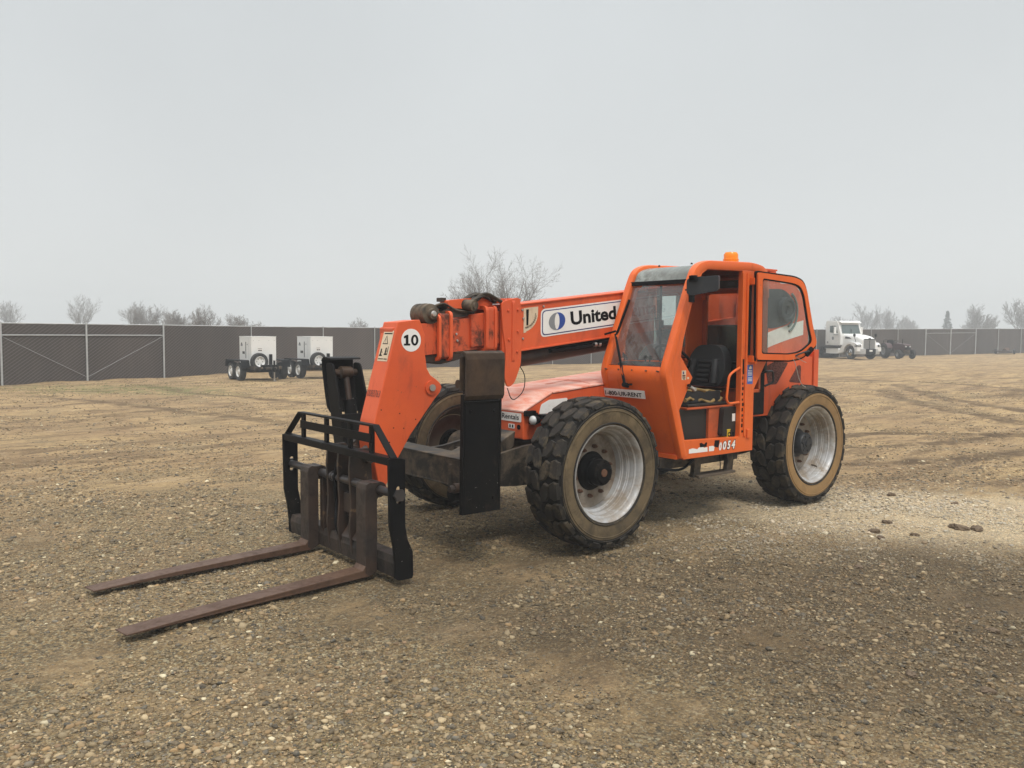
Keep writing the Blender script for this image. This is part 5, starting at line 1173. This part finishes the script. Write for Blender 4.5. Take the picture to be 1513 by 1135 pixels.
mb = MB(); mb.box((.9, oy - .42, .62), (-6.2, oy - .34, .90)); mb.box((.9, oy + .34, .62), (-6.2, oy + .42, .90)); mb.box((-3.1, oy - .9, .90), (-5.6, oy + .9, .96)); mb.box((-5.3, oy - .45, .9), (-4.2, oy + .45, 1.08)); kp(mb, 'truck_frame', 'blackdust', bevel=.01)
kw = None
for x, s, dual in ((0, -1, 0), (0, 1, 0), (-4.3, -1, 1), (-4.3, 1, 1)):
    wdt = .15 if not dual else .30
    yy = oy + s * (1.05 - .15) if not dual else oy + s * .80
    wl = MB().lathe([(.29, -wdt), (.46, -wdt - .01), (.51, -wdt + .05), (.515, 0), (.51, wdt - .05), (.46, wdt + .01), (.29, wdt)], 32).build('wheel', 'tirefar', K, smooth=40, loc=(x, yy, .51))
    mb = MB(); o2 = s * (wdt - .0); mb.lathe([(.30, o2), (.29, o2 + s * .012), (.26, o2 - s * .03), (.17, o2 - s * .02 + (s * .05 if not dual else -s * .12)), (.11, o2 + (s * .03 if not dual else -s * .1)), (.09, o2 + s * .06), (0, o2 + s * .07)], 28)
    for q_ in range(10): a = q_ * math.pi / 5; mb.cyl((.215 * math.cos(a), o2 - s * .03, .215 * math.sin(a)), (.215 * math.cos(a), o2 + s * .0 + s * .022, .215 * math.sin(a)), .03, 8, 1)
    mb.build('rim', ['chrome', 'ink'], wl, smooth=40)

# ------------------------------------------------------------------ old maroon tractor
tr_h = math.atan2(.85, .53)
A = empty('tractor', (-64.25, -28.75, 0), tr_h, 'old faded maroon farm tractor parked right of the white truck', 'tractor'); A.scale = (1.08,) * 3
ay = .62   # centre line left of the right rear wheel
def ap(mb, name, m_, par=A, **k):
    mb.v = [(x, y + ay, z) for x, y, z in mb.v]; return mb.build(name, m_, par, **k)
ah = ap(MB().prism(rnd([(.45, .75), (.45, 1.18), (1.95, 1.10), (2.02, .98), (2.0, .66), (1.0, .62)], .06), 'y', -.26, .26), 'hood', 'maroon', bevel=.04)
mb = MB(); mb.box((1.96, -.22, .70), (2.03, .22, .98), 0)
for s in (-1, 1): mb.lathe([(0, 0), (.055, 0), (.06, .02), (0, .03)], 14, 'x', (2.02, s * .17, .93), 1)
ap(mb, 'grille', ['ink', 'lens'], ah)
mb = MB(); mb.box((-.35, -.24, .42), (1.95, .24, .70)); mb.box((-.3, -.60, .48), (.3, .60, .66)); mb.box((1.68, -.50, .34), (1.78, .50, .42)); ap(mb, 'tractor_body', 'blackdust', bevel=.02)
for s in (-1, 1):
    mb = MB(); a_ = [(.62 * math.cos(q), .58 + .62 * math.sin(q)) for q in [R(z) for z in range(20, 171, 12)]]; b_ = [(.58 * math.cos(q), .58 + .58 * math.sin(q)) for q in [R(z) for z in range(170, 19, -12)]]
    mb.prism(a_ + b_, 'y', s * .32, s * .78); ap(mb, 'fender', 'maroon')
mb = MB(); mb.box((-.35, -.24, .98), (.15, .24, 1.08)); mb.box((-.42, -.24, 1.05), (-.32, .24, 1.42)); ap(mb, 'seat', 'ink', bevel=.03)
mb = MB(); mb.tube(rpath([(-.52, -.45, .6), (-.55, -.45, 1.45), (-.55, .45, 1.45), (-.52, .45, .6)], .1), .035, 10); ap(mb, 'roll_bar', 'blackdust', smooth=50)
mb = MB(); mb.tube([(.38 + .16 * math.sin(q) * .6, .16 * math.cos(q) * 1.1, 1.30 + .16 * math.sin(q) * .7) for q in [i * math.pi / 10 for i in range(21)]], .015, 6, cap=False); mb.cyl((.55, 0, 1.05), (.38, 0, 1.30), .02, 8); mb.cyl((1.1, .12, 1.1), (1.1, .12, 1.5), .03, 10); ap(mb, 'steering_wheel', 'ink')
for x, s, r_, wd in ((0, -1, .56, .17), (0, 1, .56, .17), (1.72, -1, .34, .10), (1.72, 1, .34, .10)):
    yy = s * (.62 if r_ > .5 else .58)
    mb = MB(); mb.lathe([(r_ * .52, -wd), (r_ * .85, -wd * 1.05), (r_ * .96, -wd * .8), (r_ * .97, 0), (r_ * .96, wd * .8), (r_ * .85, wd * 1.05), (r_ * .52, wd)], 28)
    for q_ in range(20):
        a = q_ * math.pi / 10; 
        for sg in (-1, 1): mb.bar((r_ * .97 * math.cos(a), 0, r_ * .97 * math.sin(a)), (r_ * .97 * math.cos(a + .2), sg * wd * .95, r_ * .97 * math.sin(a + .2)), .035, .05)
    wl = mb.build('wheel', 'tirefar', A, smooth=30, loc=(x, ay + yy, r_))
    MB().lathe([(r_ * .53, s * wd), (r_ * .50, s * wd * 1.05), (r_ * .42, s * wd * .4), (r_ * .2, s * wd * .3), (0, s * wd * .5)], 24).build('rim', 'greyink', wl, smooth=40)

# low flat trailer left by the far fence
Fd = empty('flatbed_trailer', (-93.2, -30.2, 0), R(10), 'low rusty flat trailer with a small heap on it by the far fence', 'trailer')
mb = MB(); mb.box((-1.9, -.8, .30), (1.6, .8, .38)); mb.bar((1.6, .5, .33), (2.6, 0, .33), .08, .08); mb.bar((1.6, -.5, .33), (2.6, 0, .33), .08, .08); mb.build('deck', 'frame_brown', Fd, bevel=.01)
for s in (-1, 1): MB().lathe([(.1, -.08), (.24, -.09), (.27, -.05), (.27, .05), (.24, .09), (.1, .08), (0, .06)], 18).build('wheel', 'tirefar', Fd, smooth=40, loc=(-.4, s * .9, .27))
hp_ = MB(); hp_.lathe([(0, .34), (.16, .30), (.30, .16), (.38, 0)], 9, 'z', (0, 0, 0)); rr_ = random.Random(4); hp_.v = [(x * rr_.uniform(.8, 1.3), y * rr_.uniform(.8, 1.2), z * rr_.uniform(.8, 1.15)) for x, y, z in hp_.v]
tag(hp_.build('scrap_heap', 'rust', None, loc=(-94.1, -30.3, .38)), 'small rusty scrap heap lying on the low flat trailer', 'scrap')

# ------------------------------------------------------------------ trees beyond the fence
def tree(name, loc, H, spread, seed, label, levels=5, trunks=1, tw=.02, nb=3, low=.12, r0=None, up=.35, first=.28, group='bare trees beyond the fence', lean=.5):
    rg = random.Random(seed); E_ = empty(name, (loc[0], loc[1], 0), 0, label, 'tree', group)
    tm, cm = MB(), MB()
    r0 = r0 or H * .022
    def limb(p, d, ln, r_, lev):
        seg = 6 if lev == 1 else (4 if lev == 2 else 3)
        pts = [p.copy()]; rs = [r_]; dd = d.copy(); q_ = p.copy(); kids = []
        for i in range(seg):
            dd = (dd + Vector((rg.uniform(-1, 1), rg.uniform(-1, 1), rg.uniform(-1, 1))) * .11 + Vector((0, 0, up * .22))).normalized()
            q_ = q_ + dd * ln / seg; pts.append(q_.copy()); rs.append(max(r_ * (1 - .8 * (i + 1) / seg), tw * .45))
            if i >= (1 if lev == 1 else 0): kids.append((q_.copy(), dd.copy(), rs[-1], (i + 1) / seg))
        cm.tube(pts, rs, 5 if lev == 1 else 3, cap=False)
        if lev >= levels - 1: return
        for (kp_, kd, kr, t) in kids:
            for _ in range(nb - 1 if lev == 1 else (2 if lev == 2 else rg.choice((1, 2)))):
                ax_ = kd.orthogonal().normalized(); ax_.rotate(Matrix.Rotation(rg.uniform(0, 6.283), 3, kd))
                nd = kd.copy(); nd.rotate(Matrix.Rotation(rg.uniform(.35, .85) * spread, 3, ax_))
                limb(kp_, nd, ln * rg.uniform(.34, .56) * (1.15 - .45 * t), max(kr * .62, tw * .45), lev + 1)
    for t in range(trunks):
        a = 6.283 * t / trunks + rg.random(); off = Vector((math.cos(a), math.sin(a), 0)) * (.35 if trunks > 1 else 0)
        d0 = Vector((off.x * .5, off.y * .5, 1)).normalized(); top_ = off + d0 * H * first * .55
        tm.tube([off, off + d0 * H * first * .3 + Vector((.05, .03, 0)), top_], [r0 * 1.25, r0, r0 * .85], 8, cap=False)
        nl = 5 if trunks > 1 else 7
        for i in range(nl):
            az = 6.283 * i / nl + rg.uniform(-.4, .4); el = rg.uniform(.15, .95) * spread if i else .1
            d = Vector((math.sin(el) * math.cos(az), math.sin(el) * math.sin(az), math.cos(el)))
            limb(top_ - d0 * rg.uniform(0, .12) * H * first, d, H * rg.uniform(.55, .75), r0 * rg.uniform(.45, .65), 1)
    zt = max(v[2] for v in cm.v); k = H / zt
    for m_ in (tm, cm): m_.v = [(x * k, y * k, z * k) for x, y, z in m_.v]
    tm.build('trunk', 'bark', E_, recalc=False); cm.build('crown', 'twig', E_, recalc=False)
    return E_
cz = 1.91
tree('bare_tree', (-30.9, -43.9), 6.4, 1.0, 11, 'bare spreading tree above the black hose roller, leftmost of the big tree clump', 5, 1, .013, 3, up=.15, first=.40)
tree('bare_tree', (-31.9, -43.3), 8.6, .95, 12, 'tallest bare tree in the clump, its trunk behind the orange boom collars', 5, 1, .013, 3, up=.22, first=.36)
tree('bare_tree', (-33.2, -41.2), 8.2, 1.15, 13, 'bare tree with upswept limbs right of the tallest one, behind the boom', 5, 1, .013, 3, up=.22, first=.36)
tree('bare_tree', (-18.5, -166.5), 7.2, .9, 21, 'pale misty bare tree seen faintly above the near double gate', 5, 1, .020, 3, first=.32)
tree('bare_tree', (-15.0, -170.), 6.4, .9, 20, 'small faint bare tree at the near end of the fence line', 5, 1, .020, 3, first=.32)
tree('bare_tree', (-23.1, -131.7), 7.6, .85, 22, 'round topped bare tree standing just right of the faint one over the gate', 5, 1, .018, 3, first=.34)
tree('bare_tree', (-24.4, -105.0), 5.8, 1.05, 23, 'wide dense twiggy bare tree left of the scrubby ones', 5, 3, .020, 3, first=.38)
tree('bare_tree', (-27.6, -103.), 4.9, 1.05, 28, 'lower dense twiggy tree joined to the wide one', 5, 2, .020, 3, first=.40)
tree('bare_tree', (-22.4, -83.5), 4.4, 1.1, 24, 'scrubby bare tree behind the fence left of the generators', 5, 3, .017, 3, first=.42)
tree('bare_tree', (-16.0, -56.1), 4.0, .95, 25, 'small pinkish grey bare tree nearest the generators', 5, 2, .013, 3, first=.42)
tree('bare_tree', (-19.0, -57.0), 3.3, 1.2, 26, 'low arching bare shrub by the small pinkish tree', 5, 3, .013, 3, up=-.1, first=.5)
tree('bare_tree', (-48.3, -92.0), 3.9, 1.0, 27, 'tiny treetop just showing over the fence left of the boom head', 5, 2, .018, 3, first=.42)
for (x, y, H_, s_, sd_, lb) in ((-205, -113, 7.2, 1.05, 31, 'low misty bare tree behind the roof of the white truck'), (-215.9, -111, 11.2, 1.0, 32, 'tall misty bare tree above the hood of the white truck'), (-230, -112.4, 10.4, 1.05, 33, 'broad misty bare tree right of the one above the truck hood'),
                            (-246, -116, 8.2, 1.0, 34, 'middling misty tree above the old tractor'), (-275.3, -127.3, 7.2, 1.1, 35, 'faint low misty tree left of the conifer'), (-301, -119, 7.6, 1.0, 36, 'very faint misty tree right of the conifer'),
                            (-206.0, -78.5, 9.8, .95, 37, 'misty bare tree above the far gate post with an open crown'), (-200.4, -66.7, 10.6, .95, 38, 'misty bare tree farthest right over the fence'), (-222, -82., 7.4, 1.0, 39, 'low misty bare tree beside the open crowned one')):
    tree('bare_tree', (x, y), H_, s_, sd_, lb, 5, 2, .045, 3, first=.36, group='misty trees beyond the far fence')
# conifer
E_ = empty('conifer', (-233.1, -97.0, 0), 0, 'dark pointed conifer in the mist over the far gate', 'tree'); mb = MB().cyl((0, 0, 0), (0, 0, 8.6), .18, 8, r2=.03).build('trunk', 'bark', E_)
mb = MB(); rg = random.Random(8)
for i in range(520):
    t = rg.random() ** .8; z = 1.2 + t * 7.6; rad = (1 - t) * 2.0 + .15; a = rg.uniform(0, 6.283); r1 = rad * rg.uniform(.5, 1.1); c_ = Vector((math.cos(a) * r1, math.sin(a) * r1, z - r1 * .25)); s = rg.uniform(.18, .42)
    u1 = Vector((rg.uniform(-1, 1), rg.uniform(-1, 1), rg.uniform(-.6, .6))).normalized() * s; u2 = u1.orthogonal().normalized() * s * .6
    mb.add([c_ - u1, c_ + u2, c_ + u1, c_ - u2 - Vector((0, 0, .1))], [(0, 1, 2, 3)])
mb.build('crown', 'needle', E_, recalc=False)

# ------------------------------------------------------------------ grass and clods
def tufts(name, spots, n_per, hgt, wd, label, spread):
    rg = random.Random(6); mb = MB()
    for (x, y) in spots:
        for i in range(n_per):
            px_, py_ = x + rg.gauss(0, spread), y + rg.gauss(0, spread); a = rg.uniform(0, 6.283); h_ = hgt * rg.uniform(.5, 1.2); z0 = float(gheight(px_, py_)) - .003
            dx, dy = math.cos(a) * wd, math.sin(a) * wd; lx, ly = rg.uniform(-.7, .7) * h_, rg.uniform(-.7, .7) * h_
            mb.add([(px_ - dx, py_ - dy, z0), (px_ + dx, py_ + dy, z0), (px_ + lx, py_ + ly, z0 + h_)], [(0, 1, 2)])
    tag(mb.build(name, 'grass', None, recalc=False), label, 'grass', kind='stuff')
rg = random.Random(12)
tufts('grass', [(-2 + rg.gauss(0, 4.2), -23.5 + rg.gauss(0, 1.4)) for _ in range(420)], 9, .035, .006, 'thin green grass in front of the near gate', .14)
tufts('grass', [(3.55, 3.05), (3.62, 3.0), (.95, .95), (1.05, 1.0), (2.6, 3.3), (4.6, 2.6)], 16, .022, .0018, 'tiny green weed sprigs among the gravel', .035)
def clod(x, y, s, seed, label, cat='clod', m_='clod'):
    v, f = ico(3); r2 = np.random.default_rng(seed); d = v / np.linalg.norm(v, axis=1, keepdims=True)
    k = 1 + .28 * (np.sin(d[:, 0] * 3.1 + seed) * np.cos(d[:, 1] * 2.7 + seed * 2)) + .10 * r2.standard_normal(len(v)); v = d * k[:, None] * np.array([s, s * .7, s * .45])
    a = seed * 1.7; vx = v[:, 0] * math.cos(a) - v[:, 1] * math.sin(a); vy = v[:, 0] * math.sin(a) + v[:, 1] * math.cos(a)
    mb = MB().add([tuple(q_) for q_ in np.stack([vx, vy, v[:, 2]], 1)], [tuple(int(i) for i in q_) for q_ in f])
    o = mb.build('dirt_clod', m_, None, loc=(x, y, float(gheight(x, y)) + s * .2), recalc=False); tag(o, label, cat, 'dirt clods on the gravel')
M['clod'] = worn('dry_mud_clod', (.14, .10, .065), (.10, .072, .048), (.24, .18, .12), .95, s1=6, s2=14, amt=.5, bs=1)
for i, (x, y, s, lb) in enumerate(((-3.38, 2.90, .085, 'bigger of two mud clods side by side on pale gravel right of the rear wheel'), (-3.50, 3.02, .07, 'smaller of two mud clods side by side on pale gravel right of the rear wheel'),
    (-2.55, 2.45, .055, 'dark mud clod with lumpy top halfway between rear wheel and the clod pair'), (-2.35, 2.62, .045, 'dark flat mud clod just in front of the lumpy one'), (1.33, 3.35, .022, 'small black clod alone on the bare tan patch in the foreground'),
    (.60, 4.31, .036, 'dark brown clod on the brown gravel at lower right'), (.46, 4.66, .038, 'rough dark clod nearest the right edge in the foreground'), (-1.25, 3.0, .04, 'grey brown clod on damp gravel below the rear wheel'), (-4.6, 1.6, .05, 'brown clod on pale gravel just behind the rear wheel'), (-3.0, 2.35, .05, 'squarish mud clod on pale gravel midway between rear wheel and the clod pair'), (-4.05, 3.35, .05, 'dark clod beyond the clod pair, nearest the right edge on pale gravel'), (-2.75, 2.75, .04, 'flat dark clod touching the damp gravel, closest to the camera on the pale strip'), (-4.7, 2.3, .045, 'small grey clod at the far side of the pale strip'), (-.55, 4.3, .035, 'brown lump in the middle of the damp gravel'), (-.9, 4.0, .03, 'smaller lump behind the brown one in the damp gravel'), (-5.0, -9.5, .09, 'lone brown clod far out on the sandy yard behind the forks'))):
    clod(x, y, s, i + 1, lb)

# ------------------------------------------------------------------ fog
hm = bpy.data.materials.new('haze'); hm.use_nodes = True; nn_ = hm.node_tree; nn_.nodes.clear()
pv = nn_.nodes.new('ShaderNodeVolumePrincipled'); pv.inputs['Color'].default_value = (.93, .95, .95, 1); pv.inputs['Density'].default_value = .0027; pv.inputs['Anisotropy'].default_value = .0
oo = nn_.nodes.new('ShaderNodeOutputMaterial'); nn_.links.new(pv.outputs[0], oo.inputs['Volume']); M['haze'] = hm
tag(MB().box((-440, -440, -1.2), (440, 440, 16)).build('haze', 'haze', None), kind='stuff')
